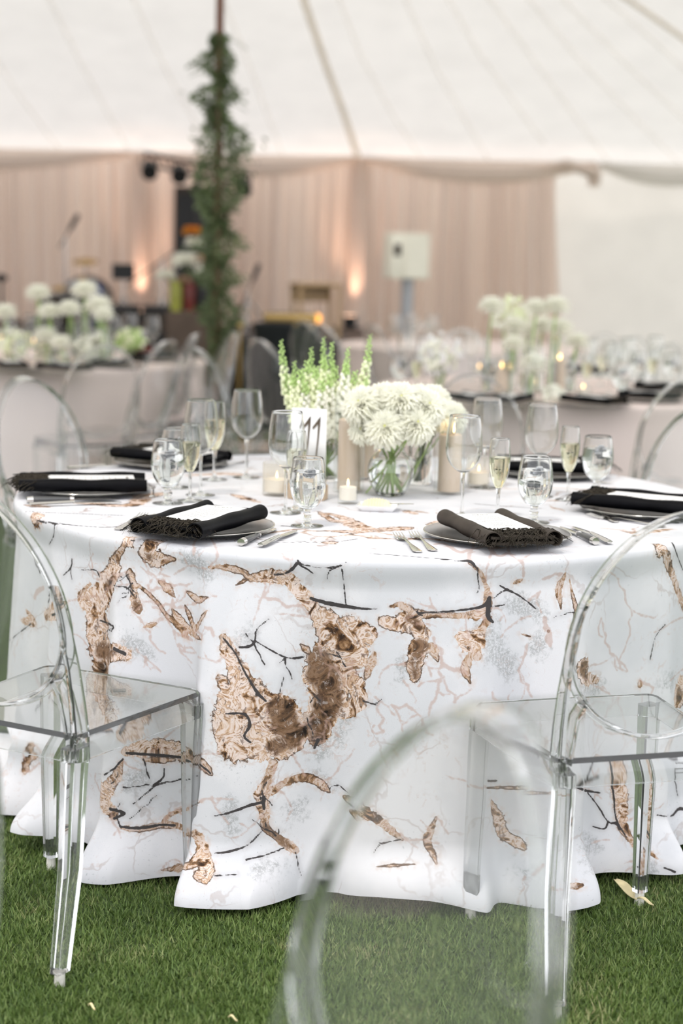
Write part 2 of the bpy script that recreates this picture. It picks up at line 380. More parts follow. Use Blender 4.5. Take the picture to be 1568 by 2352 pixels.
for px, lb in ((322, 'narrow gathered taupe cloth sleeve on the wall post by the stage lights'), (828, 'narrow gathered taupe cloth sleeve on the wall post below the thick roof seam')):
    b = MB(); x = aty(px, 380, 16.75).x; ring = []
    vs = []; fs = []; N = 48
    for j in range(9):
        z = 2.36*j/8
        for i in range(N):
            a = 2*PI*i/N; r = 0.075+0.012*math.cos(9*a+j*.4); vs.append((x+r*math.cos(a), 16.75+r*math.sin(a), z))
    for j in range(8):
        for i in range(N): fs.append((j*N+i, j*N+(i+1) % N, (j+1)*N+(i+1) % N, (j+1)*N+i))
    b.add(vs, fs); tag(b.build('post_sleeve', 'swag'), lb, 'post cover')
def swag(X0, X1, sag, label, Y=16.62, m_='swag', z0=2.36, z1=2.36, d0=0.05):
    V = []; Fq = []; n = 60; rws = 12
    for i in range(n+1):
        u = i/n; X = X0+(X1-X0)*u; s_ = 4*u*(1-u)
        top = z0*(1-u)+z1*u-0.01*s_
        for j in range(rws+1):
            v = j/rws; z = top-v*(d0+sag*s_)
            V.append((X, Y-0.09*math.sin(v*PI)+0.12*v*v-0.018*math.sin(v*PI*7+u*2)-0.02*s_, z))
    for i in range(n):
        for j in range(rws): a = i*(rws+1)+j; Fq.append((a, a+1, a+rws+2, a+rws+1))
    return tag(np_mesh('swag_valance', V, Fq, m_), label, 'swag')
swag(-6.4, xa-.04, 0.18, 'draped taupe swag along the eave, left of the stage lights')
swag(xa+.04, xb-.04, 0.16, 'draped taupe swag along the eave behind the leafy tent pole')
swag(xb+.04, aty(1365, 400, 16.7).x, 0.17, 'draped taupe swag along the eave above the cream utility box')
swag(aty(1372, 400, 16.7).x, aty(1700, 400, 16.7).x, 0.16, 'white scalloped canvas edge hanging at the far right eave', m_='tent')
b = MB(); c = aty(1365, 400, 16.6)
b.tube([c+Vector((0, 0, .03)), c+Vector((0, 0, -.12))], [0.07, 0.055], 10); b.tube([aty(1240, 385, 16.5), aty(1300, 375, 16.45), c+Vector((0, -.05, 0))], [0.01, 0.045, 0.06], 8)
tag(b.build('fabric_bunch', 'swag'), 'bunched knot of taupe fabric at the eave corner above the cream sidewall', 'drape')

# ------------------------------------------------------------------ lawn
gm = bpy.data.materials.new('lawn'); gm.use_nodes = True; n = gm.node_tree; bs = n.nodes['Principled BSDF']; bs.inputs['Roughness'].default_value = 0.9
t_ = n.nodes.new('ShaderNodeTexCoord'); n1 = n.nodes.new('ShaderNodeTexNoise'); n1.inputs['Scale'].default_value = 60; n1.inputs['Detail'].default_value = 6
r1 = n.nodes.new('ShaderNodeValToRGB'); e = r1.color_ramp.elements; e[0].position = 0.35; e[0].color = (0.030, 0.050, 0.010, 1); e[1].position = 0.7; e[1].color = (0.07, 0.12, 0.03, 1)
n.links.new(t_.outputs['Object'], n1.inputs['Vector']); n.links.new(n1.outputs['Fac'], r1.inputs[0]); n.links.new(r1.outputs[0], bs.inputs['Base Color'])
M['lawn'] = gm
b = MB(); vs = []; fs = []; N = 40
for j in range(N+1):
    for i in range(N+1): vs.append((-30+60*i/N, -20+60*j/N, 0))
for j in range(N):
    for i in range(N): fs.append((j*(N+1)+i, j*(N+1)+i+1, (j+1)*(N+1)+i+1, (j+1)*(N+1)+i))
b.add(vs, fs); tag(b.build('floor', 'lawn'), kind='structure')
bm_ = bpy.data.materials.new('grass_blade'); bm_.use_nodes = True; n = bm_.node_tree; bs = n.nodes['Principled BSDF']; bs.inputs['Roughness'].default_value = 0.6
ge = n.nodes.new('ShaderNodeNewGeometry'); r1 = n.nodes.new('ShaderNodeValToRGB'); cr_ = r1.color_ramp
cr_.elements[0].color = (0.060, 0.110, 0.018, 1); cr_.elements[1].position = 1.0; cr_.elements[1].color = (0.34, 0.33, 0.16, 1)
for p_, c_ in ((0.45, (0.115, 0.185, 0.036)), (0.8, (0.19, 0.25, 0.075))):
    q_ = cr_.elements.new(p_); q_.color = (*c_, 1)
n2 = n.nodes.new('ShaderNodeTexNoise'); n2.inputs['Scale'].default_value = 5; n2.inputs['Detail'].default_value = 5; t_ = n.nodes.new('ShaderNodeTexCoord')
ma = n.nodes.new('ShaderNodeMath'); ma.operation = 'MULTIPLY_ADD'; ma.inputs[1].default_value = 0.75
mb = n.nodes.new('ShaderNodeMath'); mb.operation = 'MULTIPLY_ADD'; mb.inputs[1].default_value = 1.0; mb.inputs[2].default_value = -0.40
n.links.new(t_.outputs['Object'], n2.inputs['Vector']); n.links.new(n2.outputs['Fac'], mb.inputs[0])
n.links.new(ge.outputs['Random Per Island'], ma.inputs[0]); n.links.new(mb.outputs[0], ma.inputs[2]); n.links.new(ma.outputs[0], r1.inputs[0]); n.links.new(r1.outputs[0], bs.inputs['Base Color'])
M['blade'] = bm_
rg = np.random.default_rng(5)
def grass(nb):
    # density falls with distance, as the blades shrink in view
    Y = 2.45+rg.random(nb)**1.35*2.2; hw = Y*0.225+0.12
    X = (rg.random(nb)*2-1)*hw
    h = 0.009+0.010*rg.random(nb); a = rg.random(nb)*2*PI; w_ = 0.0012+0.0011*rg.random(nb)
    lean = 0.012*rg.random(nb)+0.002; la = rg.random(nb)*2*PI
    dx, dy = np.cos(a)*w_, np.sin(a)*w_
    V = np.zeros((nb, 3, 3), np.float32)
    V[:, 0] = np.stack([X-dx, Y-dy, 0*X], 1); V[:, 1] = np.stack([X+dx, Y+dy, 0*X], 1)
    V[:, 2] = np.stack([X+lean*np.cos(la), Y+lean*np.sin(la), h], 1)
    return V.reshape(-1, 3), np.arange(nb*3).reshape(-1, 3)
V, Fq = grass(150000)
tag(np_mesh('lawn_grass', V, Fq, 'blade', smooth=False), 'short green turf grass under the tables', 'grass', kind='stuff')

# ------------------------------------------------------------------ marbled tablecloth
CX, CY, R, TZ = 0.0786, 4.2564, 0.915, 0.76
def smooth01(x): x = np.clip(x, 0, 1); return x*x*(3-2*x)
# ridge: angle (deg), amplitude, width on the lower-angle side, width on the other
RIDGES = [(-186, .05, 4, 6), (-172, .06, 3, 7), (-158, .065, 2.5, 5), (-143, .07, 2.2, 5.5), (-127.5, .085, 1.9, 6), (-112.3, .115, 1.5, 10), (-97.5, -.035, 4, 3.5),
          (-86, .035, 7, 6), (-75.5, .050, 6, 2.4), (-61.8, .075, 8, 2.2), (-45, .06, 6, 3), (-31, .05, 6, 3), (-17, .05, 6, 3), (-2, .05, 6, 4)]
for k in range(12): RIDGES.append((14+k*13.0, .05, 5, 5))
def cloth_r(th, v, R=R, ridges=RIDGES, seed=0.0):
    d = np.degrees(th); A = smooth01(v*1.1)**0.55; out = 0*d
    for a, amp, wl, wr in ridges:
        q = (d-a+180) % 360-180
        wl_, wr_ = wl*(1.5-0.5*v), wr*(1.5-0.5*v)
        out = out+amp*np.where(q < 0, np.exp(-(q/wl_)**2), np.exp(-(q/wr_)**2))
    fl = 0.012*v+0.085*smooth01((v-0.80)/0.20)*(0.15+0.65*np.clip(out/0.06, 0, 1))
    wob = 0.006*np.sin(9*th+4*v+seed)*v+0.004*np.sin(23*th-3*v+seed)*v
    return R-0.012+out*A+fl+wob-0.03*A
def cloth_mesh(thetas, rows_top, rows_drop, cx, cy, R, ridges=RIDGES, seed=0.0):
    T = np.asarray(thetas); P = []
    for r in rows_top: P.append(np.stack([cx+r*np.cos(T), cy+r*np.sin(T), np.full_like(T, TZ)], 1))
    for k in (20, 45, 70):      # eased edge
        a = math.radians(k); P.append(np.stack([cx+(R-.014+.014*math.sin(a))*np.cos(T), cy+(R-.014+.014*math.sin(a))*np.sin(T), np.full_like(T, TZ-.014*(1-math.cos(a)))], 1))
    for v in rows_drop:
        z = TZ-0.014-(TZ-0.014-0.004)*v; bl = smooth01(np.array(v/0.08)); rr = (R*(1-bl)+cloth_r(T, v, R, ridges, seed)*bl)
        zz = np.full_like(T, z)+0.012*(np.sin(7*T+seed)+np.sin(13*T+2))*0.9*smooth01(np.array((v-.75)/.25))+0.024*smooth01(np.array((v-.8)/.2))
        P.append(np.stack([cx+rr*np.cos(T), cy+rr*np.sin(T), zz], 1))
    nr, nt_ = len(P), len(T); V = np.concatenate(P)
    i, j = np.meshgrid(np.arange(nr-1), np.arange(nt_), indexing='ij'); j2 = (j+1) % nt_
    Fq = np.stack([i*nt_+j, (i+1)*nt_+j, (i+1)*nt_+j2, i*nt_+j2], -1).reshape(-1, 4)
    return V, Fq
th = np.radians(np.concatenate([np.arange(-184, 2, 0.17), np.arange(2, 176, 1.0)]))
rt_ = [0.002, .1, .2, .28]+list(np.arange(.3, R-.016, 0.006))+[R-.014]
rd_ = list(np.linspace(0.004, 1, 270))
V, Fq = cloth_mesh(th, rt_, rd_, CX, CY, R)
cloth = np_mesh('tablecloth', V, Fq, [])
# the print: traced in photo pixels, laid onto the real cloth by casting through the lens, stored as distance fields
step = 3
Vc, Fc = cloth_mesh(np.radians(np.concatenate([np.arange(-184, 2, 0.6), np.arange(2, 176, 3.0)])), [0.002, .3, .6, R-.014], list(np.linspace(0.004, 1, 70)), CX, CY, R)
bvh = BVHTree.FromPolygons([tuple(map(float, p)) for p in Vc], [tuple(map(int, f)) for f in Fc])
def hit(x, y):
    d = Vector(ray(x, y)).normalized(); loc, nn, idx, dist = bvh.ray_cast(Vector((0, 0, CAM_H)), d)
    if loc is None: return None, 0, False
    return loc, dist/F_PX, loc.z > TZ-0.01
BROWN = """790,1830,8 830,1860,12 880,1890,9 930,1930,6|1010,1880,6 990,1930,9 1012,1985,6|870,1992,3 960,1986,3|365,1335,7 385,1350,9 402,1372,5|395,1400,6 412,1425,9 440,1452,7 462,1470,4|430,1360,5 455,1378,7 478,1372,4|330,1440,4 360,1432,5|1080,1500,7 1068,1540,9 1080,1570,5|1180,1340,4 1200,1330,5|860,1500,6 850,1530,8 838,1560,5|700,1640,10 712,1700,9|430,1092,4 520,1088,5 600,1096,4|250,1112,3 330,1125,4|980,1205,4 1060,1190,5 1180,1180,4|1250,1150,3 1390,1148,4 1480,1130,4|1450,1225,4 1540,1215,5|60,1160,4 110,1165,5|291,1245,6 268,1280,9 260,1307,20 237,1330,12|260,1307,20 253,1345,18 230,1376,25 203,1383,22 184,1368,6 207,1341,3|214,1395,26 226,1437,30 222,1464,26 230,1490,28 260,1498,18 287,1504,12
237,1530,26 237,1597,24 245,1636,20 253,1674,20|333,1268,16 356,1284,18 383,1284,9 400,1284,4|344,1249,7 333,1268,14|290,1320,5 298,1314,7 306,1337,9 310,1375,10 318,1406,12
306,1337,5 337,1360,4 364,1387,4 383,1414,4 413,1437,8 432,1467,7|425,1391,6 448,1444,5 475,1402,5|153,1383,5 126,1395,11 107,1414,9 145,1406,11|50,1425,8 77,1429,9 60,1400,4
88,1728,7 61,1750,8 57,1777,7|111,1728,5 88,1728,7|291,1728,9 329,1720,15 367,1716,15 413,1724,17 444,1735,11 471,1762,9 484,1777,5|283,1743,5 268,1781,9 249,1808,13 237,1835,13 253,1858,11 268,1881,8
277,1901,5 321,1905,6 366,1896,5 402,1896,5 438,1910,6 460,1932,9 464,1959,10 437,1986,8 402,1995,5 370,1999,3|473,1950,13 474,2012,12 446,2012,10|370,1892,4 393,1870,3 458,1843,3
479,1303,2 522,1303,6 560,1315,6 574,1326,7 608,1322,11 656,1326,13 684,1355,13 708,1379,11 732,1408,15 756,1432,26 775,1460,34 813,1451,26 842,1456,18|804,1489,34 785,1489,28 823,1518,14 760,1500,34
574,1328,4 540,1345,2|742,1530,34 746,1556,40 756,1594,36 742,1633,30 732,1671,24 725,1700,12|813,1575,20 823,1613,13 780,1633,13 800,1540,14
512,1465,8 526,1499,15 545,1537,21 560,1575,25 584,1613,34 546,1613,40 526,1657,32 570,1671,50 536,1709,34 608,1709,32|512,1600,14 510,1690,14|641,1633,34 660,1671,36 670,1700,26 632,1719,22 694,1680,18
627,1752,9 615,1790,7 603,1829,14 608,1867,9 608,1900,7 637,1924,6 665,1944,9 680,1953,7|608,1826,10 632,1812,8 660,1795,7 703,1786,7 737,1800,8 756,1819,8
895,1393,4 919,1389,6 952,1408,9 976,1413,8 1024,1413,5 1072,1413,7 1105,1408,10 1117,1393,9 1120,1365,6 1115,1341,3.5 1101,1312,3.5 1077,1291,2.5
1120,1422,8 1105,1451,7 1086,1475,19 1062,1465,13|1096,1508,8 1086,1475,14|880,1427,10 909,1436,15 943,1427,20 967,1456,15|962,1489,19 952,1527,15 952,1556,11|990,1480,11 1005,1518,7
1329,1812,1 1129,1812,6|1138,1843,9 1154,1885,10 1167,1920,10 1196,1936,12 1215,1952,8|1369,1748,5 1406,1783,14 1422,1818,14 1425,1853,13 1428,1891,11 1441,1920,8 1460,1942,7 1467,1971,6 1467,1997,7|1486,1952,5 1511,1974,2.5
1291,2032,4 1317,2035,5 1339,2033,4|1304,1783,7 1320,1802,5|1514,1255,7 1530,1278,9 1540,1309,9 1553,1348,8 1568,1386,7 1590,1430,8|1298,1316,5 1282,1354,6 1288,1399,4|1307,1329,2 1323,1405,5 1317,1437,5 1310,1469,4
1339,1533,19 1345,1555,14 1368,1561,8|1559,1596,26 1580,1570,26|1470,1571,7|1196,1456,3 1218,1462,2.5|1259,1450,3|919,1170,3 955,1180,5|942,1212,7 896,1216,6 850,1218,6|749,1178,3 786,1188,4 812,1204,7 849,1221,8|766,1221,5 849,1221,6
932,1171,3 981,1178,2|532,1135,3 565,1145,4 598,1155,2|731,1175,3 764,1195,3 797,1201,6|764,1248,6 748,1245,4|80,1178,5 83,1194,6 99,1204,4|166,1155,4 298,1161,5 332,1141,7 381,1131,5|1400,1165,4 1440,1180,5
330,1745,6 400,1745,8|510,1560,10 540,1660,20|690,1480,4 712,1500,8|735,1450,8 760,1520,20"""
DARK = """737,1518,30 746,1556,36 756,1594,32 742,1633,28 732,1671,22 725,1709,10|641,1633,28 660,1671,30 670,1700,20|632,1719,18 694,1680,14|943,1424,15 967,1440,10|962,1489,16 952,1527,13 952,1556,9
1339,1533,16 1345,1550,10|1559,1596,18|257,1330,12 248,1345,9|230,1490,20 260,1500,10|237,1540,20|318,1406,9 312,1380,6|1124,1385,5 1120,1413,6|608,1900,4 665,1944,7|342,1278,5"""
VEIN = """684,1288,3.5 675,1303,4.5 656,1317,2.5 630,1320,1.5|684,1293,2 718,1317,1.4|794,1293,2.5 780,1300,2.5 756,1312,1.4 751,1331,1.2|689,1295,1.3 740,1305,1.2 775,1300,1.4|785,1307,1.3 790,1346,1.2 794,1389,1.2
713,1374,4 746,1384,5.5 794,1393,5.5 833,1398,3 866,1398,1.4|962,1408,1.6 1024,1405,2.2 1086,1398,3 1115,1389,6 1124,1374,6 1120,1413,7 1132,1429,3|1129,1393,1.3 1158,1389,1.2|1134,1374,1.3 1163,1355,1.6 1200,1374,1.4 1231,1399,1.2
617,1422,1.2 589,1446,1.5 586,1470,2.2 574,1484,3.2 550,1487,2.6|586,1472,1.3 632,1499,1.3 660,1511,1.5 684,1511,3.5 699,1508,1.3|641,1523,1.2 656,1511,1.3|651,1556,1.4 641,1594,1.3|584,1480,1.2 608,1527,1.2
165,1284,2.5 163,1303,2.6 145,1322,1.4|163,1303,1.5 165,1330,1.2|111,1345,3 115,1368,3.3 111,1383,2.6|130,1360,1.4 112,1368,2|80,1284,4 92,1314,4|354,1804,4.5 375,1785,1.6 377,1766,1.4|354,1804,1.8 452,1781,1.4|352,1808,1.8 306,1846,1.3
348,1804,1.5 283,1808,1.2|344,1789,1.4 329,1743,1.2|298,1881,1.4 360,1827,1.3|1323,1807,3.5 1345,1816,3 1377,1821,1.4|1349,1821,1.3 1374,1853,1.5 1396,1888,1.5 1416,1891,4.5 1422,1904,3|1396,1888,3.5 1387,1904,1.5 1361,1898,1.4
1568,1858,4.5 1556,1859,3.5 1540,1875,1.5 1508,1872,1.3|1543,1764,1.2 1556,1828,1.2|1549,2003,3 1524,1993,1.3|1403,1799,3 1409,1828,2.5 1414,1879,1.6 1438,1923,1.6|1132,1796,3 1151,1796,2.6|1543,1246,1.4 1556,1278,1.2 1568,1309,1.2
1148,1345,1.3 1164,1354,2.6 1196,1370,1.2|1527,1434,1.2 1505,1462,1.3 1492,1517,1.2|603,1843,3 579,1848,4 526,1867,2.4 493,1874,1.6|651,1948,2 613,1963,1.6 565,1975,2|605,1832,6 606,1858,4|277,1899,3 321,1902,4 366,1895,3 402,1896,2
512,1465,1.4 540,1500,2 560,1540,2 590,1590,4 610,1610,3|520,1640,2 560,1640,3 575,1665,3 560,1690,3 575,1705,2|730,1700,5 722,1718,3|283,1743,2 240,1780,2|291,1730,3 367,1735,4 440,1745,3 484,1777,2|253,1858,4 285,1868,4 262,1880,3
230,1425,2 260,1438,3 256,1448,2|262,1490,5 287,1502,5|153,1400,3 120,1412,3|850,1271,1.3 942,1278,1.4 1047,1287,1.6 1079,1289,2.4 1097,1308,2.4|1061,1154,.8 1134,1161,.9 1244,1168,.9|648,1208,2.5 700,1210,1|300,1242,1 420,1240,1 600,1240,1 700,1244,1
63,1174,1.2 80,1176,1 285,1184,.8|83,1196,1.6 133,1203,1.6 232,1211,1.2 290,1208,1|126,1204,1.4 123,1231,1.3 113,1250,1.2|565,1245,1 750,1245,1.2 820,1238,1|492,1960,1.6 530,1955,3 570,1940,1.6 605,1905,1.2|493,2012,1 545,2008,1|640,1905,1.3 640,1915,1.3"""
PINK = """330,1290,1.6 360,1330,2 400,1345,2 440,1340,1.5|320,1420,1.5 345,1470,1.8 380,1500,1.4|400,1320,1.4 430,1300,1.8 470,1305,1.3|350,1395,1.5 395,1388,2 430,1400,1.6|410,1480,1.5 450,1500,1.5|340,1345,1.4 350,1385,1.6|900,1620,1.6 960,1640,1.8 1000,1690,1.4|860,1600,1.5 880,1680,1.5|1130,1590,1.6 1160,1650,1.6 1210,1680,1.3|1380,1420,1.5 1400,1500,1.8 1440,1540,1.5|1420,1330,1.4 1450,1400,1.6 1440,1470,1.3|1340,1640,1.5 1390,1690,1.8 1450,1700,1.5|1210,1480,1.5 1190,1540,1.8 1220,1600,1.5|995,1465,3 1014,1523,3 1053,1537,3.5 1072,1547,4|1014,1527,2 1005,1585,2.5 1000,1604,2.5 985,1640,1.5|1019,1556,1.6 1043,1613,1.6|603,1370,2 645,1382,2.5 690,1390,2 715,1420,1.5|1246,1330,2 1290,1318,3|1250,1420,4 1262,1480,5 1250,1440,3
337,1360,2.5 375,1350,2.5|383,1414,2 400,1450,2 440,1470,3|470,1440,3 490,1460,3|80,1370,6 100,1350,4|1470,1560,3 1500,1580,2|1213,1380,2 1240,1360,2|1300,1700,2 1320,1760,3|1250,1985,2 1230,2010,2|1140,1235,2 1210,1250,2|1000,1250,2 1180,1275,1.5"""
GREYS = """740,1730,10 736,1655,18 775,1690,14|790,1640,12 780,1700,10|737,1775,6 752,1795,9|620,1620,14 655,1612,10|440,1290,20 480,1310,14|300,1480,20 330,1500,12|65,1735,9 105,1733,7|1211,1993,11 1215,2010,8|1546,1549,18 1530,1570,14
1120,1450,20 1160,1520,26|1190,1390,18 1230,1410,14|940,1530,14 920,1560,10|1230,1480,18|1330,1560,16 1370,1575,10|560,1460,14|680,1860,14|530,1900,12 520,1860,8|310,1790,16|1480,1990,14|1340,1980,16 1350,1940,12|600,1985,16 640,1990,12|520,1730,20 560,1725,14"""
def parse(s): return [[tuple(map(float, p.split(','))) for p in l.split()] for l in s.replace('\n', '|').split('|') if l.strip()]
Vv = V.astype(np.float32)
def sdf(strokes, topmul=3.0, want_r=False):
    D = np.full(len(Vv), 9.0, np.float32); RR = np.zeros(len(Vv), np.float32)
    for st in strokes:
        pts = []
        for k in range(len(st)):
            n_ = 1 if k == len(st)-1 else max(1, int(math.hypot(st[k+1][0]-st[k][0], st[k+1][1]-st[k][1])/40))
            for q in range(n_):
                u = q/n_; a_ = st[k]; b_ = st[min(k+1, len(st)-1)]
                l, s_, top = hit(a_[0]*(1-u)+b_[0]*u, a_[1]*(1-u)+b_[1]*u)
                pts.append(None if l is None else (np.array(l, np.float32), (a_[2]*(1-u)+b_[2]*u)*s_*(topmul if top else 1.0)))
        if len(pts) == 1: pts = pts*2
        for p, q in zip(pts[:-1], pts[1:]):
            if p is None or q is None: continue
            ab = q[0]-p[0]; L2 = float(ab@ab)+1e-9
            if L2 > 0.02 and abs(p[0][2]-q[0][2]) < .01 and p[0][2] < TZ-.05: continue
            rmx = max(p[1], q[1])+0.05
            mn = np.minimum(p[0], q[0])-rmx; mx_ = np.maximum(p[0], q[0])+rmx
            idx = np.nonzero(((Vv > mn) & (Vv < mx_)).all(1))[0]
            if not len(idx): continue
            W = Vv[idx]-p[0]; t = np.clip(W@ab/L2, 0, 1)
            d = np.linalg.norm(W-t[:, None]*ab, axis=1); rr = p[1]*(1-t)+q[1]*t; d = d-rr
            cur = D[idx]; better = d < cur; D[idx[better]] = d[better]; RR[idx[better]] = rr[better]
    return np.minimum(D, 0.05), RR
rv = random.Random(21)
def smooth_(st):
    if len(st) < 3: return wiggle(st, .05)
    out = []; P = [st[0]]+list(st)+[st[-1]]
    for i in range(1, len(P)-2):
        for k in range(3):
            t = k/3; a, b_, c_, d = P[i-1:i+3]
            out.append(tuple(max(.4 if q == 2 else 0, .5*((2*b_[q])+(-a[q]+c_[q])*t+(2*a[q]-5*b_[q]+4*c_[q]-d[q])*t*t+(-a[q]+3*b_[q]-3*c_[q]+d[q])*t**3)) for q in range(3)))
    out.append(st[-1]); return out
def wiggle(st, k=.10):
    out = [st[0]]
    for a, c in zip(st[:-1], st[1:]):
        L_ = math.hypot(c[0]-a[0], c[1]-a[1]); n_ = int(L_/16)
        for q in range(1, n_+1):
            u = q/(n_+1); o = rv.gauss(0, 1)*L_*k/(n_**.5+.5); out.append((a[0]+(c[0]-a[0])*u-(c[1]-a[1])/L_*o, a[1]+(c[1]-a[1])*u+(c[0]-a[0])/L_*o, a[2]+(c[2]-a[2])*u))
        out.append(c)
    return out
def filaments(strokes, prob, ln, r0):
    out = []
    for st in strokes:
        for i, (x, y, r) in enumerate(st):
            if y < 1290 or rv.random() > prob: continue
            a = rv.uniform(0, 2*PI); p = [(x+math.cos(a)*r*.8, y+math.sin(a)*r*.8, r0)]; n_ = rv.randint(3, 6); L_ = ln*rv.uniform(.5, 1.3)
            for k in range(n_):
                a += rv.gauss(0, .38); q = p[-1]; p.append((q[0]+math.cos(a)*L_/n_, q[1]+math.sin(a)*L_/n_, max(.55, r0*(1-(k+1)/n_*.7))))
            out.append(p)
            if rv.random() < .4: a += .9; q = p[2]; out.append([q, (q[0]+math.cos(a)*L_*.25, q[1]+math.sin(a)*L_*.25, .6)])
    return out
def put(name, arr):
    a = cloth.data.attributes.new(name, 'FLOAT', 'POINT'); a.data.foreach_set('value', arr.astype(np.float32))
def taper(st):
    mx_ = max(p[2] for p in st)
    if mx_ > 15 or len(st) < 2: return st
    a, z = st[0], st[-1]; return [(a[0], a[1], a[2]*.35)]+[((a[0]*.6+st[1][0]*.4), (a[1]*.6+st[1][1]*.4), a[2]*.7+st[1][2]*.2)]+list(st[1:-1])+[((z[0]*.6+st[-2][0]*.4), (z[1]*.6+st[-2][1]*.4), z[2]*.7+st[-2][2]*.2)]+[(z[0], z[1], z[2]*.3)]
dB, rB = sdf([smooth_(taper([(x, y, r*1.12) for x, y, r in st])) for st in parse(BROWN)])
VN = [smooth_([(x, y, max(.75, r*.72)) for x, y, r in st]) for st in parse(VEIN)]
dK, _r = sdf(VN+[smooth_(q) for q in filaments(parse(VEIN), .05, 45, 1.1)+filaments(parse(BROWN), .06, 60, 1.2)], 2.0); dD, _r = sdf(parse(DARK)); PK = [wiggle(st, .14) for st in parse(PINK)]; dP, _r = sdf(PK+[smooth_(q) for q in filaments(parse(BROWN), .3, 85, 1.5)+filaments(parse(PINK), .5, 60, 1.3)+filaments(parse(GREYS), .6, 70, 1.2)]); dG, _r = sdf(parse(GREYS), 2.0)
put('brown', dB); put('brown_r', rB); put('vein', dK); put('dark', dD); put('pink', dP); put('smear', dG)
phi = np.degrees(np.arctan2(Vv[:, 1]-CY, Vv[:, 0]-CX)); rr_ = np.hypot(Vv[:, 0]-CX, Vv[:, 1]-CY)
free = np.where((phi > -8) | (phi < -176), 1.0, 0.0); free = np.where((Vv[:, 2] > TZ-.005) & (rr_ < .80), np.maximum(free, np.clip((.92-rr_)/.1, .6, 1)), free)
put('free', free)

mm = bpy.data.materials.new('marbled_print_linen'); mm.use_nodes = True; n = mm.node_tree; n.nodes.clear(); L = n.links.new
def N_(t, **kw):
    q = n.nodes.new(t)
    for k, v in kw.items(): setattr(q, k, v)
    return q
def math_(op, a, b_=None, c_=None, clamp=False):
    q = N_('ShaderNodeMath', operation=op); q.use_clamp = clamp
    for i, x in enumerate((a, b_, c_)):
        if x is None: continue
        if isinstance(x, (int, float)): q.inputs[i].default_value = x
        else: L(x, q.inputs[i])
    return q.outputs[0]
def attr(nm): return N_('ShaderNodeAttribute', attribute_name=nm).outputs['Fac']
tcn = N_('ShaderNodeTexCoord').outputs['Object']
def noise(sc, det=4, dist=0.0, rough=0.55, vec=None):
    q = N_('ShaderNodeTexNoise'); q.inputs['Scale'].default_value = sc; q.inputs['Detail'].default_value = det; q.inputs['Distortion'].default_value = dist; q.inputs['Roughness'].default_value = rough
    L(vec or tcn, q.inputs['Vector']); return q.outputs['Fac']
def ramp(fac, stops):
    q = N_('ShaderNodeValToRGB'); e = q.color_ramp.elements
    while len(e) < len(stops): e.new(0.5)
    for i, (p, c) in enumerate(stops): e[i].position = p; e[i].color = (*c, 1)
    L(fac, q.inputs[0]); return q.outputs[0]
def mix(f, a, b_):
    q = N_('ShaderNodeMix', data_type='RGBA')
    if isinstance(f, (int, float)): q.inputs['Factor'].default_value = f
    else: L(f, q.inputs['Factor'])
    for nm, x in (('A', a), ('B', b_)):
        s_ = [i for i in q.inputs if i.name == nm and i.type == 'RGBA'][0]
        if isinstance(x, tuple): s_.default_value = (*x, 1)
        else: L(x, s_)
    return [o for o in q.outputs if o.type == 'RGBA'][0]
def step_(x, e0, e1):      # 1 below e0, 0 above e1
    q = N_('ShaderNodeMapRange', interpolation_type='SMOOTHSTEP'); L(x, q.inputs[0]); q.inputs[1].default_value = e0; q.inputs[2].default_value = e1
    q.inputs[3].default_value = 1; q.inputs[4].default_value = 0; return q.outputs[0]
nA = noise(22, 5); nB = noise(90, 5); nC = noise(7, 4); nF = noise(420, 3, rough=0.7)
base = mix(step_(noise(5, 5), 0.40, 0.60), (0.735, 0.73, 0.75), (0.65, 0.655, 0.68))
speck = step_(math_('ADD', noise(160, 3, rough=.8), math_('MULTIPLY', nC, 0.35)), 0.46, 0.50)
base = mix(math_('MULTIPLY', speck, 0.55), base, (0.36, 0.38, 0.40))
# grey mossy smears
gs = step_(math_('ADD', attr('smear'), math_('MULTIPLY', math_('ADD', math_('SUBTRACT', nB, 0.5), math_('MULTIPLY', math_('SUBTRACT', nA, 0.5), 1.5)), 0.07)), -0.012, 0.022)
base = mix(math_('MULTIPLY', gs, math_('MULTIPLY', step_(noise(190, 5, rough=.85), 0.44, 0.60), 0.62)), base, (0.27, 0.28, 0.28))
fle = math_('MULTIPLY', step_(noise(34, 6, 1.2, .75), 0.37, 0.44), step_(noise(3.1, 3), 0.40, 0.52))
base = mix(math_('MULTIPLY', fle, 0.45), base, (0.58, 0.46, 0.42))
# faint procedural veins
vo = N_('ShaderNodeTexVoronoi', feature='DISTANCE_TO_EDGE'); vo.inputs['Scale'].default_value = 4.6
wv = N_('ShaderNodeVectorMath', operation='MULTIPLY_ADD'); nv = N_('ShaderNodeTexNoise'); nv.inputs['Scale'].default_value = 4; nv.inputs['Detail'].default_value = 5
L(tcn, nv.inputs['Vector']); L(nv.outputs['Color'], wv.inputs[0]); wv.inputs[1].default_value = (0.35, 0.35, 0.35); L(tcn, wv.inputs[2]); L(wv.outputs[0], vo.inputs['Vector'])
fv = step_(vo.outputs['Distance'], 0.004, 0.016)
fvm = math_('MULTIPLY', fv, math_('MULTIPLY', step_(nC, 0.42, 0.56), math_('MULTIPLY_ADD', attr('free'), 0.45, 0.30)))
base = mix(fvm, base, (0.34, 0.24, 0.20))
fb = step_(math_('ADD', vo.outputs['Distance'], math_('MULTIPLY', math_('SUBTRACT', nA, .5), 0.10)), 0.02, 0.05)
fbm = math_('MULTIPLY', fb, math_('MULTIPLY', step_(noise(2.3, 2), 0.42, 0.5), math_('MULTIPLY', attr('free'), 0.9)))
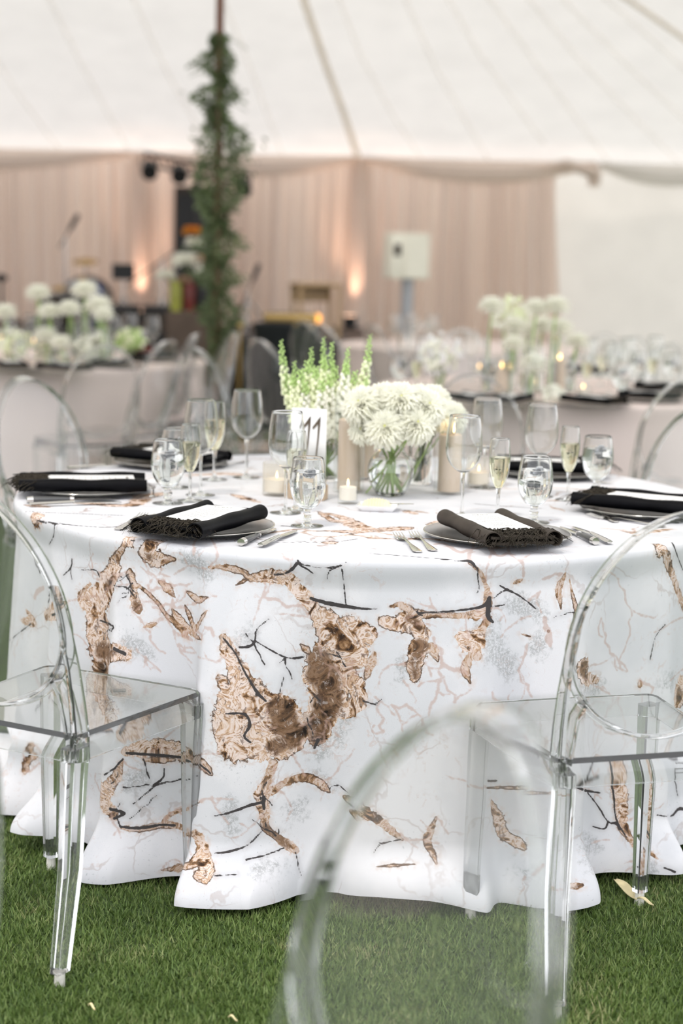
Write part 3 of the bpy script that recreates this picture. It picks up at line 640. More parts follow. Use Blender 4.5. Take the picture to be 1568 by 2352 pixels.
# brown swirls
sw = N_('ShaderNodeTexNoise'); sw.inputs['Scale'].default_value = 20; sw.inputs['Detail'].default_value = 5; sw.inputs['Distortion'].default_value = 2.0; sw.inputs['Roughness'].default_value = 0.6; L(tcn, sw.inputs['Vector'])
swirl = ramp(sw.outputs['Fac'], [(0.33, (0.04, 0.025, 0.018)), (0.385, (0.15, 0.08, 0.04)), (0.42, (0.36, 0.21, 0.11)), (0.455, (0.60, 0.43, 0.32)), (0.49, (0.76, 0.65, 0.60)), (0.535, (0.74, 0.61, 0.54)), (0.56, (0.38, 0.22, 0.12)), (0.585, (0.62, 0.44, 0.31)), (0.64, (0.74, 0.62, 0.56))])
swd = ramp(sw.outputs['Fac'], [(0.32, (0.02, 0.015, 0.012)), (0.40, (0.09, 0.055, 0.035)), (0.48, (0.20, 0.115, 0.065)), (0.54, (0.27, 0.17, 0.11)), (0.60, (0.14, 0.085, 0.055)), (0.66, (0.55, 0.41, 0.33))])
amp_ = math_('MINIMUM', math_('MULTIPLY_ADD', attr('brown_r'), 0.62, 0.0012), 0.017)
bd = math_('SUBTRACT', math_('MULTIPLY_ADD', math_('ADD', math_('SUBTRACT', nA, 0.5), math_('MULTIPLY', math_('SUBTRACT', nB, 0.5), 0.9)), math_('MULTIPLY', amp_, 2.0), attr('brown')), math_('MULTIPLY', amp_, 0.22))
bm1 = step_(bd, -0.0006, 0.0012)
dd = math_('MULTIPLY_ADD', math_('SUBTRACT', nA, 0.5), 0.05, attr('dark'))
inner = mix(step_(dd, -0.006, 0.006), swirl, swd)
inner = mix(math_('MULTIPLY', step_(noise(30, 6, 2.0, .65), 0.38, 0.44), 0.7), inner, (0.10, 0.055, 0.035))
inner = mix(math_('MULTIPLY', step_(noise(58, 5, .6, .7), 0.36, 0.42), 0.35), inner, (0.80, 0.74, 0.72))
thin = step_(attr('brown_r'), 0.007, 0.012)
inner = mix(math_('MULTIPLY', thin, 0.35), inner, (0.33, 0.21, 0.13))
edge = math_('MULTIPLY', step_(math_('ABSOLUTE', math_('ADD', bd, 0.0010)), 0.0006, 0.0026), step_(noise(9, 4), 0.46, 0.56))
inner = mix(math_('MULTIPLY', edge, 0.85), inner, (0.07, 0.042, 0.028))
wash = math_('MULTIPLY', step_(bd, -0.002, 0.016), math_('MULTIPLY', step_(nB, 0.42, 0.56), 0.40)); base = mix(wash, base, (0.60, 0.45, 0.37))
colr = mix(math_('MAXIMUM', bm1, fbm), base, inner)
pk = step_(math_('MULTIPLY_ADD', math_('SUBTRACT', nB, 0.5), 0.010, attr('pink')), -0.001, 0.003)
colr = mix(math_('MULTIPLY', pk, 0.55), colr, (0.50, 0.33, 0.27))
kd = math_('MULTIPLY_ADD', math_('SUBTRACT', nB, 0.5), 0.0045, attr('vein'))
colr = mix(step_(kd, 0.0001, 0.0012), colr, (0.016, 0.015, 0.015))
hal = math_('MULTIPLY', step_(kd, 0.001, 0.012), 0.16); colr = mix(hal, colr, (0.30, 0.27, 0.27))
bs = N_('ShaderNodeBsdfPrincipled'); bs.inputs['Roughness'].default_value = 0.85; bs.inputs['Specular IOR Level'].default_value = 0.12; L(colr, bs.inputs['Base Color'])
bp = N_('ShaderNodeBump'); bp.inputs['Strength'].default_value = 0.35; bp.inputs['Distance'].default_value = 0.0006; L(nF, bp.inputs['Height']); L(bp.outputs[0], bs.inputs['Normal'])
ou = N_('ShaderNodeOutputMaterial'); L(bs.outputs[0], ou.inputs[0])
cloth.data.materials.append(mm)
tag(cloth, 'floor-length white tablecloth with brown and black marble print on the front round table', 'tablecloth')

# plain blush cloths on the tables behind
def plain_cloth(c, label, seed, R_=0.915, n_=22):
    rr = random.Random(seed); rd = [(k*360/n_-180+rr.uniform(-3, 3), rr.uniform(.03, .055), 5, 5) for k in range(n_)]
    V, Fq = cloth_mesh(np.radians(np.arange(0, 360, 1.0)), [0.002, .45, R_-.014], list(np.linspace(0.004, 1, 24)), c[0], c[1], R_, rd, seed)
    return tag(np_mesh('tablecloth', V, Fq, 'linen'), label, 'tablecloth')
T2 = (1.07, 8.06); T3 = (-1.72, 9.47); T4 = (0.86, 12.0)
plain_cloth(T2, 'plain blush tablecloth on the round table behind at the right', 2)
plain_cloth(T3, 'plain blush tablecloth on the round table behind at the left', 3)
plain_cloth(T4, 'plain pale tablecloth on the farthest table, in front of the cream utility box', 4)

# ------------------------------------------------------------------ clear chairs
def ring_pt(a, ins=0.0):
    """oval of the backrest in chair space; a=0 at the apex, running clockwise"""
    s_, c_ = math.sin(a), math.cos(a)
    if c_ >= 0: z = 0.685+(0.258-ins)*c_
    else: z = 0.685+(0.178-ins)*c_
    x = (0.188-ins)*s_*(1.0 if c_ < 0 else (1-0.06*c_*c_))
    y = -0.190-0.235*(z-0.47)-0.03*math.cos(x/0.19*PI/2)*0.8
    return Vector((x, y, z))
def make_chair():
    t = thing('ghost_chair', 'x', 'chair')
    # seat: shallow box with eased corners
    b = MB(); k = 10
    def outline(ins):
        pts = []; cs = [(-0.185+ins, -0.205+ins), (0.185-ins, -0.205+ins), (0.205-ins, 0.205-ins), (-0.205+ins, 0.205-ins)]; r = 0.022
        for i, (x, y) in enumerate(cs):
            sxn, syn = (1 if x > 0 else -1), (1 if y > 0 else -1); cx_, cy_ = x-sxn*r, y-syn*r; a0 = [PI, -PI/2, 0, PI/2][i]
            for q in range(5): a = a0+PI/2*q/4; pts.append((cx_+r*math.cos(a), cy_+r*math.sin(a)))
        return pts
    o0, i0 = outline(0), outline(0.007); N = len(o0); vs = []
    for (pl, zz) in ((o0, .412), (o0, .462), (outline(.004), .468), (i0, .412), (i0, .456)):
        for x, y in pl:
            dz = -0.006*(1-(x/.2)**2)*(1-(y/.2)**2) if zz > .44 else 0; vs.append((x, y, zz+dz))
    fs = []
    for r_, s_ in ((0, 1), (1, 2)):
        for i in range(N): j = (i+1) % N; fs.append((r_*N+i, r_*N+j, s_*N+j, s_*N+i))
    fs.append(tuple(range(2*N, 3*N)))
    for i in range(N): j = (i+1) % N; fs.append((4*N+i, 4*N+j, 3*N+j, 3*N+i)); fs.append((3*N+i, 3*N+j, j, i))
    fs.append(tuple(range(5*N-1, 4*N-1, -1)))
    b.add(vs, fs); b.build('seat', 'acrylic', t)
    # legs
    for sx in (-1, 1):
        P = [(sx*.186, .186, .440), (sx*.187, .187, .25), (sx*.189, .190, .03)]
        b = MB(); b.band(P, (sx*.94, .342, 0), (-.342*sx, .94, 0), [.044, .040, .030], [.036, .033, .026]); lg = b.build('leg', 'acrylic', t)
        g = MB(); g.tube([(sx*.189, .190, .0), (sx*.189, .190, .028)], [.011, .010], 10); g.build('foot_glide', 'rubber', lg)
        P = [(sx*.172, -.192, .440), (sx*.174, -.200, .38), (sx*.184, -.225, .20), (sx*.199, -.275, .028)]
        b = MB(); b.band(P, (0, 1, 0), (1, 0, 0), [.056, .053, .046, .036], [.036, .035, .032, .027]); lg = b.build('leg', 'acrylic', t)
        g = MB(); g.tube([(sx*.199, -.276, .0), (sx*.199, -.275, .030)], [.011, .010], 10); g.build('foot_glide', 'rubber', lg)
        # stile from the leg up into the oval
        p = ring_pt(PI/2*1.02); q = ring_pt(PI/2*0.80)
        P = [(sx*.176, -.185, .41), (sx*.182, -.190, .47), (sx*.187, -.205, .53), (sx*.1895, -.222, .60), (sx*(p.x+.0005), p.y-.003, p.z), (sx*(q.x+.002), q.y-.003, q.z)]
        b = MB(); b.band(P, (0, .97, -.22), (1, 0, 0), [.052, .046, .042, .038, .034, .022], [.016, .015, .014, .012, .010, .005]); b.build('stile', 'acrylic', t)
        # bracket from the oval's lower shoulder to the seat corner
        p0 = ring_pt(PI*0.70)
        P = [(sx*p0.x, p0.y, p0.z-.004), (sx*(p0.x+.012), p0.y+.006, p0.z-.03), (sx*.162, -.198, .50), (sx*.168, -.194, .458)]
        b = MB(); b.band(P, (0, 1, 0), (sx*.9, 0, .43), [.034, .035, .037, .040], [.010, .010, .010, .011]); b.build('bracket', 'acrylic', t)
    # oval rim and thin panel
    b = MB(); n_ = 72; pts = []; W = []; T = []
    for i in range(n_):
        a = 2*PI*i/n_; p = ring_pt(a); q = ring_pt(a+.02)-ring_pt(a-.02); q.normalize(); w_ = Vector((0, 1, -.22)).normalized()
        pts.append(p); W.append(w_); T.append(q.cross(w_).normalized())
    b.band(pts, W, T, .035, .0085, closed=True); b.build('back_frame', 'acrylic', t)
    b = MB(); vs = []; fs = []
    for side in (-.0022, .0022):
        for u in (0, .35, .7, 1.0):
            for i in range(n_):
                p = ring_pt(2*PI*i/n_, .006); cpt = Vector((0, 0, .70)); x = p.x*u; z = .70+(p.z-.70)*u
                y = -0.190-0.235*(z-0.47)-0.024*math.cos(x/0.19*PI/2)-.004; vs.append((x, y+side, z))
    for s_ in (0, 1):
        o_s = s_*4*n_
        for r_ in range(3):
            for i in range(n_):
                j = (i+1) % n_; f = (o_s+r_*n_+i, o_s+r_*n_+j, o_s+(r_+1)*n_+j, o_s+(r_+1)*n_+i)
                fs.append(f if s_ else f[::-1])
    for i in range(n_):
        j = (i+1) % n_; fs.append((3*n_+i, 3*n_+j, 7*n_+j, 7*n_+i))
    b.add(vs, fs); b.build('backrest', 'acrylic', t)
    return t
CH = Proto(make_chair())
def face(fx, fy): return math.atan2(fy, fx)-PI/2      # chair's front (+y) turned to (fx,fy)
cl = CH.place((-0.555, 3.28, 0), face(.473, .881), 'clear acrylic chair at the front table, left, seen whole with its seat and leg')
crt = CH.place((0.534, 3.18, 0), face(-.268, .963), 'clear acrylic chair at the front table, cut by the right edge of the photo')
# etched maker's scribble on the rear aprons
for ch, xo in ((cl, -0.13), (crt, 0.05)):
    b = MB(); rs = random.Random(3)
    for row, (zz, ln, amp) in enumerate(((.447, .030, .0035), (.436, .020, .0015), (.428, .022, .0015))):
        b.tube([(xo+i*ln/24, -0.2058, zz+amp*math.sin(i*1.9)*rs.uniform(.4, 1)) for i in range(25)], .0005, 4)
    b.build('etched_mark', 'ink', ch)
CH.place((-0.128, 1.358, 0), face(-.85, -.53), 'blurred clear acrylic chair back nearest the camera, bottom centre')
CH.place((-0.684, 2.15, 0), face(-.35, .94), 'blurred clear acrylic chair cut by the left edge of the photo')
def ap_chair(px, py, fx, fy, label, group=None, dY=0):
    Y = 0.42*F_PX/(py-(592+ROLL*(px-784))) + dY; x = aty(px, py, Y).x
    k = math.hypot(fx, fy); fx /= k; fy /= k
    return CH.place((x+fx*.30, Y+fy*.30, 0), face(fx, fy), label, group)
ap_chair(68, 862, .75, -.6, 'clear acrylic chair beyond the front table at the far left, past the long-fringed black napkin')
ap_chair(1625, 918, -.78, -.62, 'clear acrylic chair beyond the front table at the right photo edge')
ap_chair(1092, 852, .25, .97, 'clear acrylic chair with arched back rising behind the tall wine glasses, centre right')
ap_chair(1590, 856, -.25, .97, 'clear acrylic chair at the right edge, tucked to the blush table')
ap_chair(240, 786, -.45, .9, 'clear acrylic chair in front of the left blush table, nearest its white flowers')
ap_chair(378, 771, -.9, .4, 'leftmost clear chair of the arched row beside the left blush table', dY=-.22)
ap_chair(440, 765, -.9, .1, 'second clear chair of the arched row beside the left blush table', dY=.15)
ap_chair(455, 792, .8, .55, 'clear acrylic chair turned right, its back crossing the row by the left table')
ap_chair(530, 757, -.9, -.3, 'clear acrylic chair below the leafy tent pole')
ap_chair(600, 774, .75, .6, 'clear acrylic chair in front of the black skirted platform, left of the snapdragons')
ap_chair(700, 733, .7, .6, 'clear acrylic chair by the black covered piano, left one of a pair')
ap_chair(735, 740, .6, .7, 'clear acrylic chair by the black covered piano, right one of a pair')
for px, py, fx, fy, lb in ((862, 742, .8, .4, 'left of the utility box post'), (985, 738, .3, -.9, 'just right of the utility box post'), (1062, 752, -.1, -.9, 'left of the tallest round bloom'), (1385, 762, -.5, -.8, 'against the cream sidewall, nearest the blooms'), (1455, 770, -.6, -.7, 'against the cream sidewall, middle one'), (1535, 784, -.9, -.4, 'against the cream sidewall, at the photo edge')):
    ap_chair(px, py, fx, fy, 'faraway blurred clear chair '+lb, 'clear chairs far behind on the right')

# ------------------------------------------------------------------ glassware
def shell(outer, wall, foot):
    """outer profile (r,z) of the bowl from its bottom to the rim -> closed lathe profile with wall thickness"""
    inner = [(max(r-wall, 0.0), z+(wall if i == 0 else 0)) for i, (r, z) in enumerate(outer)]
    return foot+outer+[(outer[-1][0]-wall/2, outer[-1][1]+.0006)]+inner[::-1][:-1]+[(0, inner[0][1]+wall*.6)]
def curve(pts, n=8):
    out = []
    P = [pts[0]]+pts+[pts[-1]]
    for i in range(1, len(P)-2):
        for k in range(n):
            t = k/n; a, b_, c_, d = P[i-1], P[i], P[i+1], P[i+2]
            out.append(tuple(0.5*((2*b_[q])+(-a[q]+c_[q])*t+(2*a[q]-5*b_[q]+4*c_[q]-d[q])*t*t+(-a[q]+3*b_[q]-3*c_[q]+d[q])*t**3) for q in (0, 1)))
    out.append(tuple(pts[-1])); return out
def glass_thing(name, cat, bowl, stem, foot, wall, fill=None, liquid=None, ice=False, seg=40, split=True):
    t = thing(name, 'x', cat); n_ = 5
    B = curve(bowl, n_)
    prof = [(0.0, bowl[0][1]+.0004)]
    b = MB(); b.lathe([(0, B[0][1])]+B+[(B[-1][0]-wall/2, B[-1][1]+.0006)]+[(max(r-wall, .0005), z+wall*(1 if i < n_ else 0.2)*(0.9)) for i, (r, z) in enumerate(B)][::-1]+[(0, B[0][1]+wall*1.4)], seg)
    b.build('bowl', 'glass', t, angle=60)
    b = MB(); b.lathe([(0, foot[0][1])]+curve(foot, 3)+curve(stem, 4)[0:]+[(0, stem[-1][1])], seg); b.build('stem', 'glass', t, angle=60)
    if fill:
        rr = [(r-wall-.0004, z) for r, z in B if z < fill and r-wall > .001]
        r_at = rr[-1][0]; b = MB(); b.lathe([(0, B[0][1]+wall*2.2)]+[(r, max(z, B[0][1]+wall*2.3)) for r, z in rr]+[(r_at, fill), (0, fill)], seg)
        b.build(liquid+'_fill', liquid, t, angle=50)
        if ice:
            b = MB(); ri = random.Random(4)
            for k in range(5):
                a = ri.uniform(0, 6.28); q = ri.uniform(.004, r_at*.5)
                b.box((q*math.cos(a), q*math.sin(a), fill-.006+ri.uniform(-.006, .008)), (.017, .015, .013), ri.uniform(0, 1.5), bev=.003)
            b.build('ice_cubes', 'ice', t, angle=40)
    return t
FOOT = [(.037, 0), (.0375, .0012), (.030, .0026), (.012, .0050), (.0048, .0105)]
wine = glass_thing('wine_glass', 'glass', [(.004, .108), (.016, .112), (.034, .130), (.0435, .158), (.0425, .200), (.0365, .2445)],
                   [(.0048, .0105), (.0038, .030), (.0037, .070), (.0048, .098), (.0075, .109)], FOOT, .0013)
FF = [(r*.85, z) for r, z in FOOT]
flute = glass_thing('champagne_flute', 'glass', [(.003, .072), (.012, .080), (.0215, .105), (.0260, .140), (.0245, .170), (.0220, .192)],
                    [(.0048, .0105), (.0040, .025), (.0040, .055), (.0060, .073)], FF, .0013, .147, 'champagne')
goblet = glass_thing('water_goblet', 'glass', [(.006, .040), (.022, .047), (.036, .068), (.0415, .095), (.0395, .125), (.0345, .158)],
                     [(.0048, .0105), (.0110, .0135), (.0085, .019), (.0115, .026), (.0080, .033), (.010, .041)], FOOT, .0018, .126, 'water', True)
WG, FL, GO = Proto(wine), Proto(flute), Proto(goblet)
def put_px(P, px, py, label, group=None, z=TZ+.0008, rz=0, scale=None):
    X, Y = onz(px, py, z); return P.place((X, Y, z), rz, label, group, scale)
put_px(WG, 460, 1137, 'tall wine glass, empty, behind the left ice water goblet')
put_px(WG, 565, 1097, 'tall wine glass, empty, standing alone in front of the clear chairs at centre left')
put_px(WG, 655, 1178, 'tall wine glass, empty, left of the number 11 sign')
put_px(WG, 1060, 1187, 'tall wine glass, empty, in front of the right taupe pillar candle')
put_px(WG, 1112, 1120, 'tall wine glass, empty, in front of the ribbed votive holder, beside the arched chair back')
put_px(WG, 1237, 1140, 'tall wine glass, empty, directly above the front right water goblet')
put_px(FL, 436, 1150, 'champagne flute, half full, behind the left ice water goblet')
put_px(FL, 492, 1102, 'champagne flute, half full, seen behind the tall wine glass at left', scale=1.12)
put_px(FL, 678, 1170, 'champagne flute between the wine glass and the water goblet by the number sign')
put_px(FL, 1142, 1190, 'champagne flute of pale wine left of the front right water goblet')
put_px(FL, 1303, 1148, 'champagne flute of pale wine left of the rightmost water goblet')
put_px(GO, 385, 1156, 'water goblet, nearest on the left side of the table')
put_px(GO, 405, 1120, 'water goblet half hidden behind another goblet on the left side')
put_px(GO, 705, 1208, 'water goblet in front of the number 11 sign')
put_px(GO, 1225, 1200, 'water goblet behind the front right place setting')
put_px(GO, 1368, 1137, 'ice water goblet, rightmost on the front table')

# ------------------------------------------------------------------ place settings
def make_plate():
    t = thing('charger_plate', 'x', 'plate')
    p = [(0, .003), (.085, .003), (.105, .006), (.130, .011), (.160, .0145), (.1635, .0165), (.1645, .0150), (.162, .0115), (.132, .0075), (.106, .0025), (.088, 0), (0, 0)]
    b = MB(); b.lathe(p[::-1], 72); b.build('dish', 'thin', t, angle=60)
    b = MB(); q = [( .163+.0016*math.cos(a), .0160+.0010*math.sin(a)) for a in np.linspace(0, 2*PI, 9)]; b.lathe(q, 72); o = b.build('rim', 'steel', t, angle=60); o['label'] = 'thin silvery rim'
    return t
PL = Proto(make_plate())
def spiral(r0, turns, n_):
    return [(r0*(1-.62*k/n_)*math.cos(PI/2-turns*2*PI*k/n_), r0*(1-.62*k/n_)*math.sin(PI/2-turns*2*PI*k/n_)) for k in range(n_+1)]
def make_napkin(m_, fr_end, text, seed, longfr=False):
    """folded cloth .34 x .17 with rolled long edges, +y is the top of the menu; fringe on the -y end"""
    t = thing('napkin', 'x', 'napkin'); Lh, Wh = .165, .080; rs = random.Random(seed)
    b = MB(); nL = 18
    def sheet(x0, x1, zc, th, bowed):
        vs = []; fs = []; nx = 14
        for j in range(nL+1):
            y = -Lh+2*Lh*j/nL
            for i in range(nx+1):
                x = x0+(x1-x0)*i/nx; z = zc+.0015*math.sin(y*40+seed)+.001*math.sin(x*60+y*30)
                vs.append((x, y, z+th/2)); vs.append((x, y, z-th/2))
        w_ = (nx+1)*2
        for j in range(nL):
            for i in range(nx):
                a = j*w_+i*2; fs.append((a, a+2, a+w_+2, a+w_)); fs.append((a+1, a+w_+1, a+w_+3, a+3))
            a = j*w_; fs.append((a, a+w_, a+w_+1, a+1)); a = j*w_+nx*2; fs.append((a, a+1, a+w_+1, a+w_))
        for i in range(nx):
            a = i*2; fs.append((a, a+1, a+3, a+2)); a = nL*w_+i*2; fs.append((a, a+2, a+3, a+1))
        b.add(vs, fs)
    sheet(-Wh, Wh, .0190, .006, 0); sheet(-Wh*.96, Wh*.98, .0070, .006, 0)
    for sx, zz, r0 in ((-1, .0145, .0165), (1, .0145, .0165)):      # rolled edges, open at the ends
        prof = []
        for k in range(25):
            a = -PI*0.5+sx*(-1)*(-1)*PI*1.55*k/24 if sx > 0 else -PI*0.5-PI*1.55*k/24
            prof.append((sx*(Wh-.004)+r0*math.cos(a)*1.2, zz+.002+r0*math.sin(a)))
        vs = []; fs = []; th = .0016
        for j in range(nL+1):
            y = -Lh-.004+2*(Lh+.004)*j/nL; wob = 1+.10*math.sin(j*.7+seed)
            cxr, czr = sx*(Wh-.004), zz+.002
            for (x, z) in prof: vs.append((cxr+(x-cxr)*wob, y, max(.002, czr+(z-czr)*wob)))
            for (x, z) in prof: vs.append((cxr+(x-cxr)*wob*.86, y, max(.0035, czr+(z-czr)*wob*.86)))
        K = len(prof); w_ = 2*K
        for j in range(nL):
            for i in range(K-1):
                a = j*w_+i; fs.append((a, a+1, a+w_+1, a+w_)); a = j*w_+K+i; fs.append((a, a+w_, a+w_+1, a+1))
        for j in (0, nL):
            for i in range(K-1): a = j*w_+i; fs.append((a, a+K, a+K+1, a+1) if j == 0 else (a, a+1, a+K+1, a+K))
        b.add(vs, fs)
    b.build('folded_cloth', m_, t, angle=50)
    b = MB()                                                        # feathery fringe
    for k in range(260):
        x = rs.uniform(-Wh, Wh); y0 = -Lh*rs.uniform(.50, .86); z0 = .026 if rs.random() < .85 else .016; ln = rs.uniform(.03, .055)*(1.35 if longfr else 1); a = rs.gauss(-.15, .55)
        droop = rs.random()**2
        P = [(x, y0, z0), (x+math.sin(a)*ln*.4, y0-ln*.4, z0+.006*rs.random()), (x+math.sin(a)*ln, y0-ln*.8, max(.004, z0-.004-droop*.012)), (x+math.sin(a*1.6)*ln*1.2, max(y0-ln*1.05, -Lh-.012), max(.002, z0-.010-droop*.020))]
        b.tube(P, [.0013, .0012, .0009, .0004], 4)
    for k in range(14):                                             # stray wisps
        x = rs.uniform(-Wh, Wh*.8); a = rs.uniform(-1, 1); ln = rs.uniform(.03, .06)
        b.tube([(x, -Lh+.01, .022), (x+a*.012, -Lh-ln*.45, .024), (x+a*.03, -Lh-ln*.9, .012), (x+a*.035, -Lh-ln, .003)], [.0006, .0005, .0004, .0002], 4)
    b.build('fringe', 'feather', t)
    return t
def make_card(text, sz=(.10, .215)):
    t = thing('menu_card', 'x', 'menu card')
    b = MB(); b.box((0, 0, .0008), (sz[0], sz[1], .0012)); b.build('card', 'card', t, smooth=False)
    fc = bpy.data.curves.new('lettering', 'FONT'); fc.body = text; fc.size = .0105; fc.align_x = 'CENTER'; fc.space_character = 1.55; fc.extrude = .0001
    tmp = bpy.data.objects.new('lettering', fc); COL.objects.link(tmp); bpy.context.view_layer.update()
    me = bpy.data.meshes.new_from_object(tmp); bpy.data.objects.remove(tmp)
    me.materials.clear(); me.materials.append(M['ink']); o = bpy.data.objects.new('lettering', me); COL.objects.link(o); o.parent = t; o.location = (0, sz[1]*.40, .0016)
    b = MB(); rs = random.Random(9)
    for r_ in range(9):
        y = sz[1]*(.28-.07*r_); wv_ = rs.uniform(.018, .032); x = -wv_
        while x < wv_: k = rs.uniform(.003, .008); b.box((x+k/2, y, .00155), (k, .0009, .0003)); x += k+.0015
    o2 = b.build('fine_print', 'ink', t, smooth=False)
    me2 = o2.data
    return t
def frame_px(pts, z):
    P = [Vector((*onz(x, y, z), z)) for x, y in pts]; return P
def setting(cx, cy, ang, plabel, nlabel, clabel, nm_='black', text='MENU', seed=1, plate_c=None, longfr=False, cshift=.02):
    pc = plate_c or (cx, cy); PL.place((pc[0], pc[1], TZ+.0006), 0, plabel)
    nk = make_napkin(nm_, 0, text, seed, longfr); nk.location = (cx, cy, TZ+.0165); nk.rotation_euler = (0, 0, ang); nk.scale = (.90, .93, 1); nk['label'] = nlabel
    if clabel:
        c = make_card(text); R_ = Matrix.Rotation(ang, 3, 'Z'); off = R_ @ Vector((0, cshift, 0)); c.location = (cx+off.x, cy+off.y, TZ+.0165+.0262); c.rotation_euler = (0, 0, ang+.02); c['label'] = clabel
    return nk
# front left: fringe end near (-.375,3.445), far end (-.243,3.756)
def ang_(fx, fy, tx, ty): return math.atan2(ty-fy, tx-fx)-PI/2
setting(-.309, 3.600, ang_(-.375, 3.445, -.243, 3.756), 'clear glass charger plate with thin rim, front left place setting', 'black satin napkin with feathery fringe, front left place setting', 'white menu card on the front left napkin', 'black', 'SCOTT', 1, (-.312, 3.640))
setting(.343, 3.578, ang_(.396, 3.408, .302, 3.748), 'clear glass charger plate with thin rim, front right place setting', 'black-brown napkin with rolled edges and fringe, front right place setting', 'white menu card on the front right napkin', 'blackbr', 'MENU', 2, (.347, 3.625))
setting(.745, 4.05, ang_(.62, 4.06, .62-.02, 4.06)+PI/2+math.radians(62), 'clear glass charger plate at the right side of the table', 'black satin napkin on the right plate, cut by the photo edge', 'white menu card on the right napkin', 'black', 'MENU', 3, (.755, 4.06))
setting(-.655, 4.145, ang_(-.80, 4.12, -.515, 4.165), 'clear glass charger plate at the left side of the table', 'black satin napkin with long fringe hanging over the left table edge', 'white menu card on the left napkin', 'black', 'MENU', 4, (-.655, 4.20), True)
setting(-.50, 4.78, ang_(-.64, 4.84, -.38, 4.70), 'clear glass charger plate at the back left of the table', 'black napkin behind the two left goblets', 'white menu card behind the left goblets', 'black', 'MENU', 5)
setting(.60, 4.755, ang_(.74, 4.75, .46, 4.76), 'clear glass charger plate at the back right of the table', 'black napkin behind the front right goblets', 'white menu card behind the right champagne flute', 'black', 'MENU', 6)

def prof_strip(b, pts, z0=.0015, th=.0022):
    """flat cutlery outline: list of (y, halfwidth, z) along the length"""
    vs = []; fs = []; k = len(pts)
    for y, w_, z in pts:
        for x, zz in ((-w_, 0), (-w_*.6, th*.5), (0, th*.62), (w_*.6, th*.5), (w_, 0), (w_*.6, -th*.5), (0, -th*.5), (-w_*.6, -th*.5)): vs.append((x, y, z0+z+zz+th*.5))
    for i in range(k-1):
        for q in range(8): fs.append((i*8+q, i*8+(q+1) % 8, (i+1)*8+(q+1) % 8, (i+1)*8+q))
    fs.append(tuple(range(7, -1, -1))); fs.append(tuple((k-1)*8+q for q in range(8))); b.add(vs, fs)
def make_fork():
    t = thing('fork', 'x', 'fork'); b = MB()
    prof_strip(b, [(-.105, .007, 0), (-.10, .0105, 0), (-.07, .0085, .001), (-.02, .0035, .003), (.02, .0030, .005), (.038, .0050, .0035)]); b.build('handle', 'steel', t, angle=60)
    b = MB(); prof_strip(b, [(.036, .0055, .0035), (.045, .0115, .001), (.058, .0125, .0)])
    for x in (-.0100, -.0034, .0034, .0100): b.band([(x, .056, .0028), (x, .078, .0035), (x*.97, .105, .0085)], (1, 0, 0), (0, 0, 1), [.0034, .0030, .0014], [.0022, .0020, .0012])
    b.build('tines', 'steel', t, angle=60); return t
def make_knife(kind):
    t = thing('steak_knife' if kind else 'table_knife', 'x', 'knife'); b = MB()
    if kind:
        b.tube([(0, -.115, .008), (0, -.108, .0085), (0, -.06, .0085), (0, -.012, .0075)], [.006, .0095, .0075, .0055], 12, flat=.85); o = b.build('handle', 'darkhandle', t)
        b = MB(); b.tube([(0, -.119, .0085), (0, -.104, .0085)], [.0085, .0098], 12, flat=.9); b.build('pommel', 'steel', t); b = MB(); b.tube([(0, -.014, .0078), (0, -.004, .0072)], [.0068, .006], 12); b.build('bolster', 'steel', t)
    else:
        prof_strip(b, [(-.115, .006, .002), (-.11, .0095, .002), (-.06, .0080, .003), (-.005, .0045, .004)], th=.006); b.build('handle', 'steel', t, angle=60)
    b = MB(); prof_strip(b, [(-.008, .0045, .004), (.01, .0085, .004), (.06, .0095, .003), (.095, .0070, .002), (.112, .0010, .001)], th=.0016); b.build('blade', 'steel', t, angle=60); return t
def make_spoon():
    t = thing('spoon', 'x', 'spoon'); b = MB()
    prof_strip(b, [(-.10, .006, 0), (-.095, .010, 0), (-.06, .0075, .001), (.0, .003, .004), (.035, .0035, .004)]); b.build('handle', 'steel', t, angle=60)
    b = MB(); vs = []; fs = []; nr, na = 5, 20
    for s_ in (0, 1):
        for r_ in range(nr+1):
            u = r_/nr
            for a in range(na):
                g = 2*PI*a/na; vs.append((.020*u*math.cos(g), .062+.031*u*math.sin(g), .001+.0085*u*u+(.0011 if s_ else 0)))
    for s_ in (0, 1):
        for r_ in range(nr):
            for a in range(na):
                c_ = s_*(nr+1)*na; f = (c_+r_*na+a, c_+r_*na+(a+1) % na, c_+(r_+1)*na+(a+1) % na, c_+(r_+1)*na+a); fs.append(f if s_ else f[::-1])
    for a in range(na): fs.append((nr*na+a, nr*na+(a+1) % na, (2*nr+1)*na+(a+1) % na, (2*nr+1)*na+a))
    b.add(vs, fs); b.build('scoop', 'steel', t); return t
FK, KS, KT, SP = Proto(make_fork()), Proto(make_knife(True)), Proto(make_knife(False)), Proto(make_spoon())
def lay(P, hx, hy, tx, ty, label, group=None, ln=None, z=TZ+.0008):       # handle end -> tip, photo px
    a = Vector(onz(hx, hy, z)); c = Vector(onz(tx, ty, z)); mid = (a+c)/2; d = c-a
    return P.place((mid.x, mid.y, z), math.atan2(d.y, d.x)-PI/2, label, group)
lay(KS, 548, 1257, 640, 1214, 'steak knife with dark striped handle, right of the front left plate')
lay(KT, 590, 1262, 690, 1218, 'plain silver knife, right of the front left plate')
lay(FK, 968, 1276, 905, 1226, 'left of two silver forks beside the front right plate')
lay(FK, 1004, 1274, 940, 1222, 'right of two silver forks beside the front right plate')
lay(FK, 262, 1222, 338, 1182, 'left of two forks beside the front left plate, tines pointing away')
lay(FK, 290, 1226, 372, 1184, 'right of two forks beside the front left plate, tines pointing away')
lay(KS, 1360, 1249, 1290, 1215, 'steak knife with dark handle, right of the front right plate')
